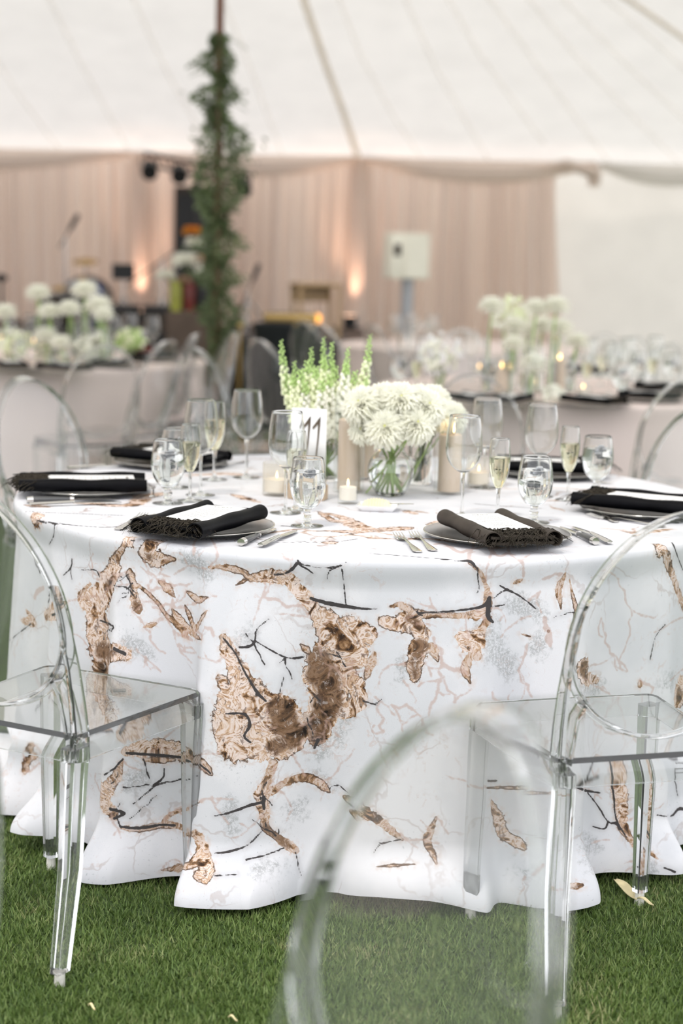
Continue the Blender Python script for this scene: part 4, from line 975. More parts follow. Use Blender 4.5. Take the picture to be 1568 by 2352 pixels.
lay(KT, 1398, 1251, 1315, 1213, 'plain silver knife, right of the front right plate')
lay(SP, 1430, 1207, 1328, 1166, 'silver dessert spoon beside the right plate, bowl to the left')
lay(FK, 1500, 1207, 1375, 1190, 'silver fork lying in front of the right plate, nearer one')
lay(FK, 1530, 1198, 1405, 1184, 'silver fork lying in front of the right plate, farther one')
lay(KS, 120, 1154, 225, 1151, 'steak knife with dark handle in front of the left plate')
lay(KT, 115, 1162, 235, 1158, 'plain silver knife in front of the left plate')
lay(KT, 190, 1077, 300, 1073, 'silver knife laid left of the back left plate')
lay(SP, 560, 1062, 502, 1074, 'silver spoon right of the back left napkin, behind the flute')
lay(FK, 1290, 1100, 1380, 1110, 'silver fork beside the back right plate, behind the champagne flute')
# salt dish on a stem
sal = thing('salt_cellar', 'small white knob on a clear stem, standing between the left napkin and the left goblet', 'salt cellar', (*onz(350, 1142, TZ), TZ+.0008))
b = MB(); b.lathe([(0, 0), (.0085, 0), (.008, .002), (.0045, .005), (.004, .020), (.009, .026), (0, .026)], 20); b.build('stem', 'glass', sal)
b = MB(); b.ball((0, 0, .036), .0125, (16, 10), squash=(1, 1, .85)); b.build('dish', 'china', sal)

# ------------------------------------------------------------------ candles
def flame(b, z, k=1.0): b.lathe([(0, z), (.0028*k, z+.003*k), (.0036*k, z+.008*k), (.0022*k, z+.015*k), (0, z+.024*k)], 12)
def make_pillar(h, waxh, r=.041, rw=.030):
    t = thing('cylinder_vase', 'x', 'vase')
    b = MB(); w_ = .0022; b.lathe([(0, 0), (r, 0), (r, h), (r-w_/2, h+.0012), (r-w_, h), (r-w_, .007), (0, .007)], 44); b.build('glass_cylinder', 'thin', t, angle=50)
    c = thing('pillar_candle', 'x', 'candle')
    b = MB(); b.lathe([(0, .0), (rw, .0), (rw, waxh-.003), (rw-.003, waxh), (rw-.008, waxh-.001), (.006, waxh-.006), (0, waxh-.006)], 40); b.build('wax', 'wax', c)
    b = MB(); b.tube([(0, 0, waxh-.008), (.0006, 0, waxh+.006)], .0009, 6); b.build('wick', 'wick', c)
    b = MB(); flame(b, waxh+.004, 1.25); b.build('flame', 'flame', c)
    return t, c
for px, py, h, wh, l1, l2 in ((800, 1130, .262, .185, 'tall clear glass cylinder left of the round flower vase', 'tall taupe pillar candle, lit, left of the round flower vase'),
                              (1030, 1134, .222, .150, 'clear glass cylinder right of the white dahlias', 'taupe pillar candle right of the white dahlias')):
    t, c = make_pillar(h, wh); X, Y = onz(px, py, TZ); t.location = (X, Y, TZ+.0008); c.location = (X, Y, TZ+.0080); t['label'] = l1; c['label'] = l2
t, c = make_pillar(.15, .105, .036, .027); X, Y = onz(838, 1100, TZ); t.location = (X, Y, TZ+.0008); c.location = (X, Y, TZ+.0080)
t['label'] = 'low clear cylinder half hidden between the tall pillar candle and the round vase'; c['label'] = 'short taupe pillar candle half hidden behind the round vase'
def make_votive(r, h, ribs, wm, wh, m_='thin'):
    t = thing('votive_holder', 'x', 'candle holder'); w_ = .0024
    b = MB(); prof = [(0, 0), (r*.92, 0), (r, .004), (r, h), (r-w_/2, h+.001), (r-w_, h), (r-w_, .010), (0, .009)]
    b.lathe(prof, 96 if ribs else 40, flute=.028 if ribs else 0, nf=24 if ribs else 0); b.build('ribbed_glass' if ribs else 'glass_cup', m_, t, angle=60)
    c = thing('votive_candle', 'x', 'candle'); rw = r-w_-.0020
    b = MB(); b.lathe([(0, 0), (rw, 0), (rw, wh), (.004, wh-.002), (0, wh-.002)], 36); b.build('wax', wm, c)
    b = MB(); flame(b, wh+.002, .8); b.build('flame', 'flame', c)
    return t, c
for px, py, r, h, ribs, m_, l1, l2 in ((798, 1157, .026, .058, False, 'thin', 'small clear votive cup in front of the tall pillar candle', 'small white candle burning in the clear cup in front of the tall pillar candle'),
                                   (635, 1138, .036, .085, True, 'frost', 'ribbed frosted votive holder left of the number 11 sign', 'candle glowing inside the ribbed holder left of the number 11 sign'),
                                   (1098, 1120, .030, .085, True, 'frost', 'ribbed votive holder between the right pillar candle and the flute', 'candle inside the ribbed holder right of the taupe pillar candle')):
    t, c = make_votive(r, h, ribs, 'wax_white', .032, m_); X, Y = onz(px, py, TZ); t.location = (X, Y, TZ+.0008); c.location = (X, Y, TZ+.0112); t['label'] = l1; c['label'] = l2
# number sign
X, Y = onz(692, 1150, TZ)
sg = thing('table_number_sign', 'white painted panel reading 11 on an oak block', 'table number', (X+.015, Y+.03, TZ+.0008), math.radians(-17))
b = MB(); b.box((0, 0, .019), (.098, .034, .038), bev=.002); b.build('block', 'oak', sg, angle=30)
ga = bpy.data.materials.new('brushed_white_acrylic'); ga.use_nodes = True; n = ga.node_tree; n.nodes.clear(); L = n.links.new
o_ = n.nodes.new('ShaderNodeOutputMaterial'); gl = n.nodes.new('ShaderNodeBsdfGlass'); gl.inputs['IOR'].default_value = 1.45; gl.inputs['Color'].default_value = (.97, .97, .96, 1)
df = n.nodes.new('ShaderNodeBsdfPrincipled'); df.inputs['Base Color'].default_value = (.95, .94, .92, 1); df.inputs['Roughness'].default_value = .4
mx = n.nodes.new('ShaderNodeMixShader'); tcx = n.nodes.new('ShaderNodeTexCoord'); sp = n.nodes.new('ShaderNodeSeparateXYZ'); nz = n.nodes.new('ShaderNodeTexNoise'); nz.inputs['Scale'].default_value = 14
ad = n.nodes.new('ShaderNodeMath'); ad.operation = 'MULTIPLY_ADD'; ad.inputs[1].default_value = .07; mr = n.nodes.new('ShaderNodeMapRange'); mr.inputs[1].default_value = .125; mr.inputs[2].default_value = .205; mr.inputs[3].default_value = .25; mr.inputs[4].default_value = .96
L(tcx.outputs['Object'], sp.inputs[0]); L(tcx.outputs['Object'], nz.inputs['Vector']); L(nz.outputs['Fac'], ad.inputs[0]); L(sp.outputs['Z'], ad.inputs[2]); L(ad.outputs[0], mr.inputs[0]); L(mr.outputs[0], mx.inputs[0])
L(gl.outputs[0], mx.inputs[1]); L(df.outputs[0], mx.inputs[2]); L(mx.outputs[0], o_.inputs[0]); M['brushed'] = ga
b = MB(); b.box((0, 0, .133), (.092, .0032, .196)); b.build('panel', 'brushed', sg, smooth=False)
def numeral(x0):
    b = MB(); yf = -.0024
    def poly(pts):
        k = len(pts); vs = [(x0+x, yf, z) for x, z in pts]+[(x0+x, yf-.0014, z) for x, z in pts]
        b.add(vs, [tuple(range(k)), tuple(range(2*k-1, k-1, -1))]+[(i, (i+1) % k+0, (i+1) % k+k, i+k) for i in range(k)])
    poly([(.0085, .212), (.0035, .205), (.001, .15), (-.004, .095), (-.0015, .095), (.0045, .15), (.0080, .19)])
    poly([(.0085, .212), (.0060, .196), (-.0105, .178), (-.0120, .184)])
    return b.build('numeral', 'bronze', sg, smooth=False)
numeral(-.004); numeral(.022)

# ------------------------------------------------------------------ flowers
def petal(b, c, d, up, ln, wd, cup, mi=0):
    d = d.normalized(); s_ = d.cross(up).normalized(); n_ = s_.cross(d).normalized(); P = []
    for u, w_, h in ((0, .25, 0), (.35, .85, .10), (.7, 1.0, .05), (.93, .55, -.06)):
        for k in (-1, 0, 1): P.append(c+d*ln*u+s_*(k*wd*w_)+n_*(cup*ln*(abs(k)*.22+h*1.2)))
    P.append(c+d*ln*1.04+n_*(-cup*ln*.12))
    fs = [(r*3+k, r*3+k+1, r*3+k+4, r*3+k+3) for r in range(3) for k in (0, 1)]+[(9, 10, 12), (10, 11, 12)]
    b.add(P, fs, mi)
def dahlia_mesh(seed, npet=150, R_=.048):
    rs = random.Random(seed); b = MB()
    for i in range(npet):
        u = (i+.5)/npet; pol = .10+u*1.85; az = i*2.39996+rs.uniform(-.15, .15)
        d = Vector((math.sin(pol)*math.cos(az), math.sin(pol)*math.sin(az), math.cos(pol)))
        up = Vector((0, 0, 1)) if pol > .3 else Vector((1, 0, 0))
        ln = R_*(.42+.58*min(1, u*1.9))*rs.uniform(.93, 1.06); c = d*R_*.12
        dd = (d+Vector((rs.uniform(-.08, .08), rs.uniform(-.08, .08), .10))).normalized()
        petal(b, c, dd, up, ln, R_*.125*(.6+.4*min(1, u*2)), .5)
    return b
def make_flower(name, seed, npet, R_):
    t = thing(name, 'x', 'flower'); bb = dahlia_mesh(seed, npet, R_); bb.ball((0, 0, 0), R_*.50, (14, 10)); bb.build('bloom', 'petal', t)  # white ball added inside so the gaps between petals stay bright
    b = MB(); b.ball((0, 0, R_*.46), R_*.11, (8, 6)); b.build('flower_heart', 'petalc', t)
    return t
def flower_to(F, head, base, label, group=None, tilt=None, stemr=.0022, sm='stem', sc=None):
    """bloom at head, stem curving down to base (own stem mesh), tilt = direction the bloom faces"""
    r = F.place((0, 0, 0), 0, label, group); r.location = head
    if tilt is not None: r.rotation_mode = 'QUATERNION'; r.rotation_quaternion = Vector((0, 0, 1)).rotation_difference(Vector(tilt).normalized())
    if sc: r.scale = (sc,)*3
    h = Vector(head); q = Vector(base); inv = r.rotation_quaternion.inverted() if tilt is not None else None
    k = (sc or 1)
    P = []
    for i in range(7):
        u = i/6; p = h*(1-u)+q*u; p += Vector((q.x-h.x, q.y-h.y, 0))*(.35*math.sin(u*PI)*(1-u)); v_ = p-h
        if inv is not None: v_ = inv @ v_
        P.append(v_/k)
    b = MB(); b.tube(P, stemr/k, 8); b.build('stem', sm, r); return r
DA = [Proto(make_flower('dahlia', s, 330, .050)) for s in (1,)]
# round vase
VX, VY = onz(895, 1138, TZ)
vs_ = thing('round_vase', 'round clear glass vase holding the white dahlias at the table centre', 'vase', (VX, VY, TZ+.0008))
VB = curve([(.030, .001), (.036, .004), (.052, .030), (.0605, .062), (.054, .092), (.040, .110), (.034, .120), (.037, .128)], 5); wv_ = .0024
b = MB(); b.lathe([(0, .001)]+VB+[(r-wv_, z) for r, z in VB[::-1] if z > .007]+[(.028, .008), (0, .008)], 56); b.build('glass_body', 'glass', vs_, angle=60)
wr = [(r-wv_-.0005, z) for r, z in VB if .009 < z < .100]; b = MB(); b.lathe([(0, .0088), (.030, .0088)]+wr+[(0, wr[-1][1])], 56); b.build('water_fill', 'water', vs_, angle=50)
vc = Vector((VX, VY, TZ))
camv = Vector((0, -1, .25))
for i, (px, py, Y, lb) in enumerate(((832, 934, 4.20, 'white dahlia, upper left of the centre bouquet'), (918, 924, 4.20, 'white dahlia at the top of the centre bouquet, facing front'), (885, 988, 4.165, 'white dahlia at the bottom centre of the bouquet, face on'),
        (950, 978, 4.18, 'white dahlia, lower right of the centre bouquet'), (975, 938, 4.22, 'white dahlia, right side of the centre bouquet'), (835, 990, 4.20, 'small white dahlia, lower left of the centre bouquet'), (880, 925, 4.27, 'white dahlia at the back of the centre bouquet'))):
    h = aty(px, py, Y); off = h-(vc+Vector((0, 0, .16)))
    flower_to(DA[0], h, (VX-off.x*.30, VY-off.y*.3, TZ+.014), lb, tilt=(off.x*7, -1.0-off.y*2, .35+off.z*6), sc=(.72 if i == 5 else .98))
X2, Y2 = onz(963, 1112, TZ)
v2 = thing('small_vase', 'small clear vase with dark stems, behind the round vase', 'vase', (X2, Y2, TZ+.0008))
b = MB(); b.lathe([(0, 0), (.030, 0), (.034, .006), (.034, .100), (.030, .112), (.032, .120), (.0300, .120), (.028, .112), (.032, .100), (.032, .008), (0, .007)], 40); b.build('glass_body', 'glass', v2, angle=50)
b = MB(); b.lathe([(0, .0078), (.0314, .0082), (.0314, .075), (0, .075)], 40); b.build('water_fill', 'water', v2, angle=50)
for px, py, Y, lb in ((1000, 955, 4.36, 'white dahlia behind the centre bouquet, right of it'), (1032, 962, 4.42, 'white dahlia farthest right, half behind the right glass cylinder'), (958, 925, 4.42, 'white dahlia behind the top of the centre bouquet'), (992, 925, 4.44, 'white dahlia at the back, above the right glass cylinder')):
    h = aty(px, py, Y); flower_to(DA[0], h, (X2+(X2-h.x)*.15, Y2, TZ+.012), lb, tilt=((h.x-X2)*6, -.8, .6), stemr=.0026, sm='darkstem', sc=.92)
# snapdragons
X3, Y3 = onz(742, 1098, TZ); Y3 = 4.53
v3 = thing('snapdragon_vase', 'clear cylinder vase of snapdragon stems behind the number 11 sign', 'vase', (X3, Y3, TZ+.0008))
b = MB(); b.lathe([(0, 0), (.044, 0), (.044, .150), (.0415, .150), (.0415, .007), (0, .007)], 40); b.build('glass_body', 'glass', v3, angle=50)
b = MB(); b.lathe([(0, .0075), (.0408, .0078), (.0408, .10), (0, .10)], 40); b.build('water_fill', 'water', v3, angle=50)
def snap_mesh(t, h, base, dense, seed, mw):
    """spike of florets along the upper part of a stem, in world space relative to h (tip)"""
    rs = random.Random(seed); q = Vector(base)-Vector(h); P = []
    for i in range(9): u = i/8; P.append(q*u+Vector((q.x*.25*math.sin(u*PI)*-1, 0, 0)))
    b = MB(); b.tube(P, [.0012+.0014*i/8 for i in range(9)], 7); b.build('stem', 'stem', t)
    b = MB(); c = MB(); Ls = .20 if dense else .185
    n_ = 58 if dense else 46; tot = q.length
    for i in range(n_):
        u = i/n_; pos_u = u*Ls/tot; k = pos_u*8; i0 = int(k); p = P[i0]*(1-(k-i0))+P[i0+1]*(k-i0)
        r = (.0035+.010*u) if not dense else (.005+.013*u)
        a = i*2.4+rs.uniform(-.3, .3); d = Vector((math.cos(a), math.sin(a), -.1+.5*(1-u)))
        ct = p+d*r*1.15; tgt = c if (u > (.40 if not dense else .18) ) else b
        s_ = r*.62*rs.uniform(.8, 1.2)
        tgt.ball(ct, s_, (7, 5), squash=(1, 1, 1.15)); 
        if u > .35:
            for g in range(2): e_ = Vector((rs.uniform(-1, 1), rs.uniform(-1, 1), rs.uniform(-1, .5))).normalized(); tgt.ball(ct+e_*s_*.8, s_*.6, (6, 4))
    b.build('bud_tip', 'snapg', t); c.build('florets', mw, t)
SNAP = [(645, 783, 4.50, 0, 'leaning far left'), (675, 832, 4.44, 0, 'short, left edge'), (655, 850, 4.50, 0, 'lowest at the left edge'), (714, 800, 4.50, 0, 'upright, left of the middle'), (743, 776, 4.54, 0, 'tallest upright'), (762, 788, 4.50, 0, 'upright, just right of the tallest'),
        (799, 800, 4.52, 0, 'leaning right below the tallest tip'), (850, 770, 4.52, 0, 'leaning far right, highest tip'), (843, 868, 4.50, 0, 'low, right edge, upper one'), (832, 888, 4.46, 0, 'low, right edge, lower one'), (690, 850, 4.40, 1, 'full, front left'), (725, 845, 4.38, 1, 'full, front middle'),
        (795, 832, 4.42, 2, 'creamy white, full'), (757, 862, 4.40, 2, 'creamy, short, front'), (700, 880, 4.40, 2, 'pale and low behind the number sign'), (745, 820, 4.48, 1, 'full, upper middle'), (770, 845, 4.50, 1, 'full, behind the creamy white one'), (705, 830, 4.42, 1, 'full, left of the middle, in front'), (672, 862, 4.42, 1, 'full, low at the left'), (815, 855, 4.46, 1, 'full, low at the right'), (738, 875, 4.36, 2, 'creamy, low, behind the top of the sign')]
for i, (px, py, Y, kd_, lb) in enumerate(SNAP):
    h = aty(px, py, Y); t = thing('snapdragon', 'snapdragon stem, '+lb, 'flower', h)
    snap_mesh(t, h, (X3-(h.x-X3)*.22, Y3-(h.y-Y3)*.2, TZ+.011), kd_ > 0, i, ['snapw', 'snapw', 'snapc'][kd_])
# butter dish
BX, BY = onz(868, 1172, TZ)
bd_ = thing('butter_dish', 'small white rectangular dish of butter in front of the round vase', 'dish', (BX, BY, TZ+.0008), math.radians(-6))
b = MB(); vs = []; fs = []
for (x, y, z) in ((.036, .026, 0), (.050, .038, .014), (.0475, .0355, .014), (.035, .025, .003)):
    for sx, sy in ((-1, -1), (1, -1), (1, 1), (-1, 1)): vs.append((sx*x, sy*y, z))
fs = [(3, 2, 1, 0), (12, 13, 14, 15)]+[(r*4+i, r*4+(i+1) % 4, (r+1)*4+(i+1) % 4, (r+1)*4+i) for r in range(3) for i in range(4)]
b.add(vs, fs); b.build('dish_body', 'china', bd_, smooth=False)
bu = thing('butter_curl', 'ridged curl of pale butter in the white dish', 'butter', (BX-.004, BY+.005, TZ+.0040), math.radians(-6)); b = MB(); vs = []; fs = []
for i in range(41):
    x = -.036+.072*i/40; r = .020*(1-abs(x/.040)**2.4)**.5*(1+.10*math.cos(i*PI/2))+.001
    for j in range(11): a = PI*j/10; vs.append((x, r*math.cos(a)*1.1, r*math.sin(a)*1.15))
for i in range(40):
    for j in range(10): fs.append((i*11+j, i*11+j+1, (i+1)*11+j+1, (i+1)*11+j))
    fs.append((i*11+10, i*11, (i+1)*11, (i+1)*11+10))
fs.append(tuple(range(10, -1, -1))); fs.append(tuple(40*11+j for j in range(11)))
b.add(vs, fs); b.build('butter_piece', 'butter', bu)
bk = thing('butter_knife', 'small silver butter knife resting across the butter dish', 'knife', (*onz(898, 1158, TZ+.016), TZ+.0165), math.radians(-84)); b = MB()
prof_strip(b, [(-.055, .004, 0), (-.04, .005, 0), (.0, .003, .0)], 0, .0025); b.build('handle', 'steel', bk); b = MB(); prof_strip(b, [(-.002, .003, 0), (.02, .007, 0), (.045, .006, 0), (.056, .001, 0)], 0, .0014); b.build('blade', 'steel', bk)

# scraps on the grass
for px, py, px2, py2, m_, lb in ((1412, 2026, 1460, 2068, 'fallen', 'long pale dried petal on the grass by the right chair leg'), (1463, 2069, 1500, 2082, 'fallen', 'short pale dried petal tip on the grass by the right chair leg'),
                                 (447, 2064, 460, 2074, 'fallen_o', 'small orange scrap by the tablecloth hem'), (203, 2316, 218, 2322, 'fallen', 'tiny pale petal on the grass, bottom left'), (524, 2344, 545, 2348, 'fallen', 'tiny pale petal on the grass, bottom edge')):
    a = Vector((*onz(px, py, .012), .012)); c = Vector((*onz(px2, py2, .012), .012)); d = c-a; s_ = Vector((-d.y, d.x, 0)).normalized(); vs = []; fs = []; n_ = 9
    for i in range(n_+1):
        u = i/n_; w_ = d.length*.11*math.sin(PI*min(1, u*.92+.06))**.7+.0005
        for k in (-1, 0, 1): vs.append(tuple(a+d*u+s_*w_*k+Vector((0, 0, .006+.004*math.sin(u*5)+(.002 if k else 0)))))
        for k in (1, 0, -1): vs.append(tuple(a+d*u+s_*w_*k+Vector((0, 0, .0045+.004*math.sin(u*5)+(.002 if k else 0)))))
    for i in range(n_):
        for q in range(6): fs.append((i*6+q, i*6+(q+1) % 6, (i+1)*6+(q+1) % 6, (i+1)*6+q))
    fs.append((5, 4, 3, 2, 1, 0)); fs.append(tuple(n_*6+q for q in range(6)))
    b = MB(); b.add(vs, fs); tag(b.build('fallen_petal', m_), lb, 'petal')

# ------------------------------------------------------------------ tables behind
SD = Proto(make_flower('round_bloom', 5, 90, .060))
def bud_vase():
    t = thing('bud_vase', 'x', 'vase'); b = MB(); b.lathe([(0, 0), (.024, 0), (.026, .006), (.026, .11), (.012, .15), (.011, .20), (.013, .205), (.011, .204), (.009, .20), (.010, .15), (.024, .11), (.024, .008), (0, .007)], 24); b.build('glass_body', 'glass', t); return t
BV = Proto(bud_vase())
def far_flower(px, py, Y, lb, g, sc=1.0, vase=True, gv=None, tb=''):
    lb = 'round white bloom, '+lb+', '+tb
    h = aty(px, py, Y); bx, by = h.x*.985+rnd.uniform(-.01, .01), h.y+.02
    flower_to(SD, h, (bx, by, TZ+.012), lb, g, tilt=(0, -.35, 1), stemr=.004, sc=sc)
    if vase and h.z > TZ+.10: BV.place((bx, by, TZ+.0008), 0, 'slim bud vase under the'+lb[17:], gv, (1, 1, min(1.3, (h.z-TZ-.06)/.205)))
GR, GL = 'round white blooms on the back right table', 'round white blooms on the back left table'
for i, (px, py, Y, sc) in enumerate(((1130, 706, 7.75, 1), (1232, 709, 7.7, .95), (1277, 705, 7.7, 1), (1180, 752, 7.85, 1), (1245, 750, 7.9, 1), (1286, 757, 7.75, 1), (1180, 792, 7.7, .9), (1212, 765, 8.0, .8), (1325, 787, 7.9, .95), (1225, 838, 7.5, 1.05))):
    far_flower(px, py, Y, ['leftmost of the tall ones', 'left of the tallest pair', 'right of the tallest pair', 'below and right of the leftmost tall one', 'below the tallest pair on the left', 'below the tallest pair on the right', 'low, in the left middle', 'small, in the very middle', 'lowest at the right end', 'lowest, nearest the front'][i], GR, sc, True, 'bud vases on the back right table', 'back right table')
for i, (px, py, Y, sc) in enumerate(((12, 720, 9.2, 1.05), (88, 676, 9.3, 1.1), (113, 718, 9.0, 1.0), (160, 712, 9.0, 1.05), (195, 670, 9.3, 1.2), (226, 705, 9.1, 1.2), (238, 725, 8.9, .9), (105, 775, 9.0, 1.1), (140, 790, 8.9, .95))):
    far_flower(px, py, Y, ['at the photo edge', 'tall one at the left', 'below the tall left one', 'middle of the row', 'tallest and largest', 'right of the largest', 'small, right end', 'low, left of centre', 'low, in the centre'][i], GL, sc, True, 'bud vases on the back left table', 'back left table')
def far_bunch(px, py, Y, lb, mats_, r, nb, seed, base_px=None):
    rs = random.Random(seed); h = aty(px, py, Y); t = thing('flower_bunch', lb, 'flowers', (h.x, h.y, TZ+.0008)); hz = h.z-TZ
    for m_ in mats_:
        b = MB()
        for k in range(nb):
            d = Vector((rs.gauss(0, 1), rs.gauss(0, 1), rs.gauss(0, .7))).normalized()*r*rs.random()**.4; b.ball((d.x, d.y, hz+d.z), rs.uniform(.008, .018), (7, 5))
        b.build('blossoms', m_, t)
    b = MB()
    for k in range(7): a = k*.9; b.tube([(math.cos(a)*r*.5, math.sin(a)*r*.5, hz), (math.cos(a)*.012, math.sin(a)*.012, .012)], .003, 6)
    b.build('stems', 'stem', t); b = MB(); b.lathe([(0, 0), (.032, 0), (.032, hz*.6), (.029, hz*.6), (.029, .006), (0, .006)], 24); b.build('glass_vase', 'glass', t)
far_bunch(1175, 728, 8.2, 'loose pale green and white flower bunch behind the round blooms, back right table', ('snapw', 'snapc'), .10, 60, 1)
far_bunch(1270, 905, 7.35, 'low white flower head lying at the front of the back right table', ('snapc', 'petal'), .045, 60, 2)
far_bunch(1010, 815, 7.9, 'pale white filler flowers at the left of the back right table', ('snapc', 'china'), .11, 60, 3)
far_bunch(30, 790, 9.1, 'low white and green flowers at the left edge on the back left table', ('snapc', 'snapw'), .10, 60, 4)
far_bunch(205, 800, 9.0, 'low ivory flowers in the middle of the back left table', ('snapc', 'petal'), .10, 60, 5)
far_bunch(300, 782, 9.4, 'lime green hydrangea bunch at the right end of the back left table', ('snapw', 'snapg'), .085, 60, 6)
bw = thing('berry_bowl', 'dark red bowl at the right end of the back left table', 'bowl', (*onz(325, 826, TZ), TZ+.0008)); b = MB(); b.lathe([(0, 0), (.03, 0), (.06, .05), (.065, .075), (.060, .075), (.05, .045), (0, .012)], 24); b.build('bowl_body', 'red', bw)
ORD = ['first', 'second', 'third', 'fourth', 'fifth', 'sixth', 'seventh', 'eighth', 'ninth', 'tenth']
def fg(P, lst, zt, lb, g, sc=1):
    for k, (px, py) in enumerate(sorted(lst)): put_px(P, px, py, lb+', '+ORD[k]+' from the left', g, TZ+.0008, scale=sc)
fg(WG, [(1225, 922), (1345, 893), (1400, 905), (1435, 888), (1180, 880), (930, 870), (975, 888), (1500, 880), (1080, 872)], 0, 'blurred empty wine glass on the back right table', 'wine glasses on the back right table')
fg(GO, [(1425, 917), (1300, 900), (1010, 880), (915, 890), (1460, 880), (1120, 900), (1540, 885)], 0, 'blurred water goblet on the back right table', 'goblets on the back right table')
fg(FL, [(1345, 905), (1160, 905), (1380, 885), (955, 905), (1495, 893)], 0, 'blurred champagne flute on the back right table', 'flutes on the back right table')
fg(WG, [(20, 830), (70, 822), (190, 826), (262, 822), (300, 812), (350, 820)], 0, 'blurred empty wine glass on the back left table', 'wine glasses on the back left table')
fg(GO, [(45, 838), (150, 838), (235, 815), (320, 815)], 0, 'blurred water goblet on the back left table', 'goblets on the back left table')
fg(FL, [(95, 835), (215, 838), (280, 826)], 0, 'blurred champagne flute on the back left table', 'flutes on the back left table')
fg(WG, [(905, 806), (945, 804), (990, 806)], 0, 'blurred wine glass on the farthest pale table', 'glasses on the farthest table')
fn = Proto(make_napkin('black', 0, '', 8)); fp = PL
for tb, lst in (('back right table', ((1082, 932, .5, 'leftmost'), (1172, 934, -.45, 'under the arched chair back'), (1370, 938, .75, 'nearest, with drooping ends'), (1500, 926, 1.2, 'wide one near the right edge'), (1530, 905, 1.3, 'farther one at the right edge'), (1345, 862, 1.5, 'dark one behind the flutes'))),
                ('back left table', ((18, 852, .3, 'at the photo edge'), (138, 858, .9, 'below the ivory flowers'), (255, 846, -.2, 'below the glasses'), (345, 832, -.9, 'below the dark red bowl')))):
    for px, py, a, lb in lst:
        X, Y = onz(px, py, TZ); PL.place((X, Y+.1, TZ+.0006), 0, 'clear charger plate, '+tb+', '+lb)
        fn.place((X, Y+.1, TZ+.0165), a, 'black napkin, '+tb+', '+lb, scale=(.72, .78, .9))
        b = MB(); b.box((0, 0, 0), (.10, .19, .0012)); o = b.build('menu_card', 'card', smooth=False); o.location = (X, Y+.1, TZ+.0415); o.rotation_euler = (0, 0, a); tag(o, 'white card on the black napkin, '+tb+', '+lb, 'menu card')
for px, py, lb in ((77, 800, 'left of the ivory flowers, back left table'), (3, 790, 'at the left edge, back left table'), (1338, 912, 'nearest front, back right table'), (1300, 872, 'behind the water goblets, back right table'), (1100, 862, 'left of the tall blooms, back right table'), (1230, 880, 'in the middle, back right table')):
    X, Y = onz(px, py, TZ); t, c = make_votive(.030, .06, False, 'wax_white', .03); t.location = (X, Y, TZ+.0008); c.location = (X, Y, TZ+.0112)
    t['label'] = 'small clear candle cup '+lb; c['label'] = 'small lit candle '+lb
for px, py, hh, lb in ((1152, 905, .11, 'under the tallest bloom'), (1282, 905, .15, 'under the pair of tall blooms')):
    X, Y = onz(px, py, TZ); t, c = make_pillar(hh+.08, hh); t.location = (X, Y, TZ+.0008); c.location = (X, Y, TZ+.008)
    t['label'] = 'clear glass cylinder '+lb+', back right table'; c['label'] = 'taupe pillar candle '+lb+', back right table'

# ------------------------------------------------------------------ centre pole with garland
PY = 11.0; px0 = aty(499, 0, PY).x; pxb = aty(497, 700, PY).x
po = thing('tent_pole', 'slim varnished wooden tent pole wrapped with greenery', 'pole', (pxb, PY, 0)); b = MB(); b.tube([(0, 0, .02), (0, 0, tentz(PY)-.06)], .027, 14); b.build('shaft', 'polewood', po); b = MB(); b.box((0, 0, .012), (.26, .26, .024)); b.build('base_plate', 'grey', po)
gl_ = thing('leafy_garland', 'green leafy garland climbing the tent pole', 'garland', (pxb, PY, 0)); rs = random.Random(11)
V = []; Fq = []; prof = [(100, 26, 0), (130, 34, -4), (170, 40, -8), (200, 32, 8), (240, 55, -12), (290, 42, 0), (330, 60, 14), (370, 50, 10), (400, 62, 4), (450, 62, 2), (500, 62, -2), (550, 56, 4), (600, 50, 0), (650, 46, 4), (700, 42, 6), (740, 46, 10), (790, 40, 5)]
ztab = [(CAM_H-(y-585)/F_PX*PY, w_/F_PX*PY, o/F_PX*PY) for y, w_, o in prof]
nL_ = 6000
zs_ = np.array([z for z, _, _ in ztab])[::-1]; ws_ = np.array([w_ for _, w_, _ in ztab])[::-1]; os_ = np.array([o for _, _, o in ztab])[::-1]
for i in range(nL_):
    z = rs.uniform(.55, zs_[-1]); wmax = float(np.interp(z, zs_, ws_)); oc = float(np.interp(z, zs_, os_))
    cl_ = math.sin(z*17+3*math.sin(z*5))*.38+.72
    rr = wmax*cl_*rs.random()**.55*(1.0 if rs.random() < .9 else 1.45); a = rs.uniform(0, 2*PI)
    c = Vector((oc+rr*math.cos(a), rr*math.sin(a)*.8, z)); d = Vector((math.cos(a)+rs.uniform(-.6, .6), math.sin(a)+rs.uniform(-.6, .6), rs.uniform(-1.2, .5))).normalized()
    s_ = d.cross(Vector((rs.uniform(-1, 1), rs.uniform(-1, 1), rs.uniform(-1, 1)))).normalized(); n_ = d.cross(s_); ln = rs.uniform(.024, .052); wd = ln*rs.uniform(.22, .34); k = len(V)
    V += [c, c+d*ln*.45+s_*wd+n_*.003, c+d*ln, c+d*ln*.45-s_*wd+n_*.003]; Fq.append((k, k+1, k+2, k+3))
np_mesh('leaves', [tuple(v) for v in V], Fq, 'leaf', gl_, smooth=False)
b = MB()
for s0 in range(3): b.tube([(.035*math.cos(z*7+s0*2.1), .035*math.sin(z*7+s0*2.1), z) for z in np.linspace(.5, zs_[-1]-.03, 60)], .004, 5)
for k in range(10):
    z = rs.uniform(1.2, zs_[-1]); a = rs.uniform(-.6, .6)+(0 if k % 2 else PI); b.tube([(0, 0, z), (math.cos(a)*.10, -.02, z+.03), (math.cos(a)*.19, -.03, z-.02)], .0025, 4)
b.build('vine_stem', 'darkstem', gl_)

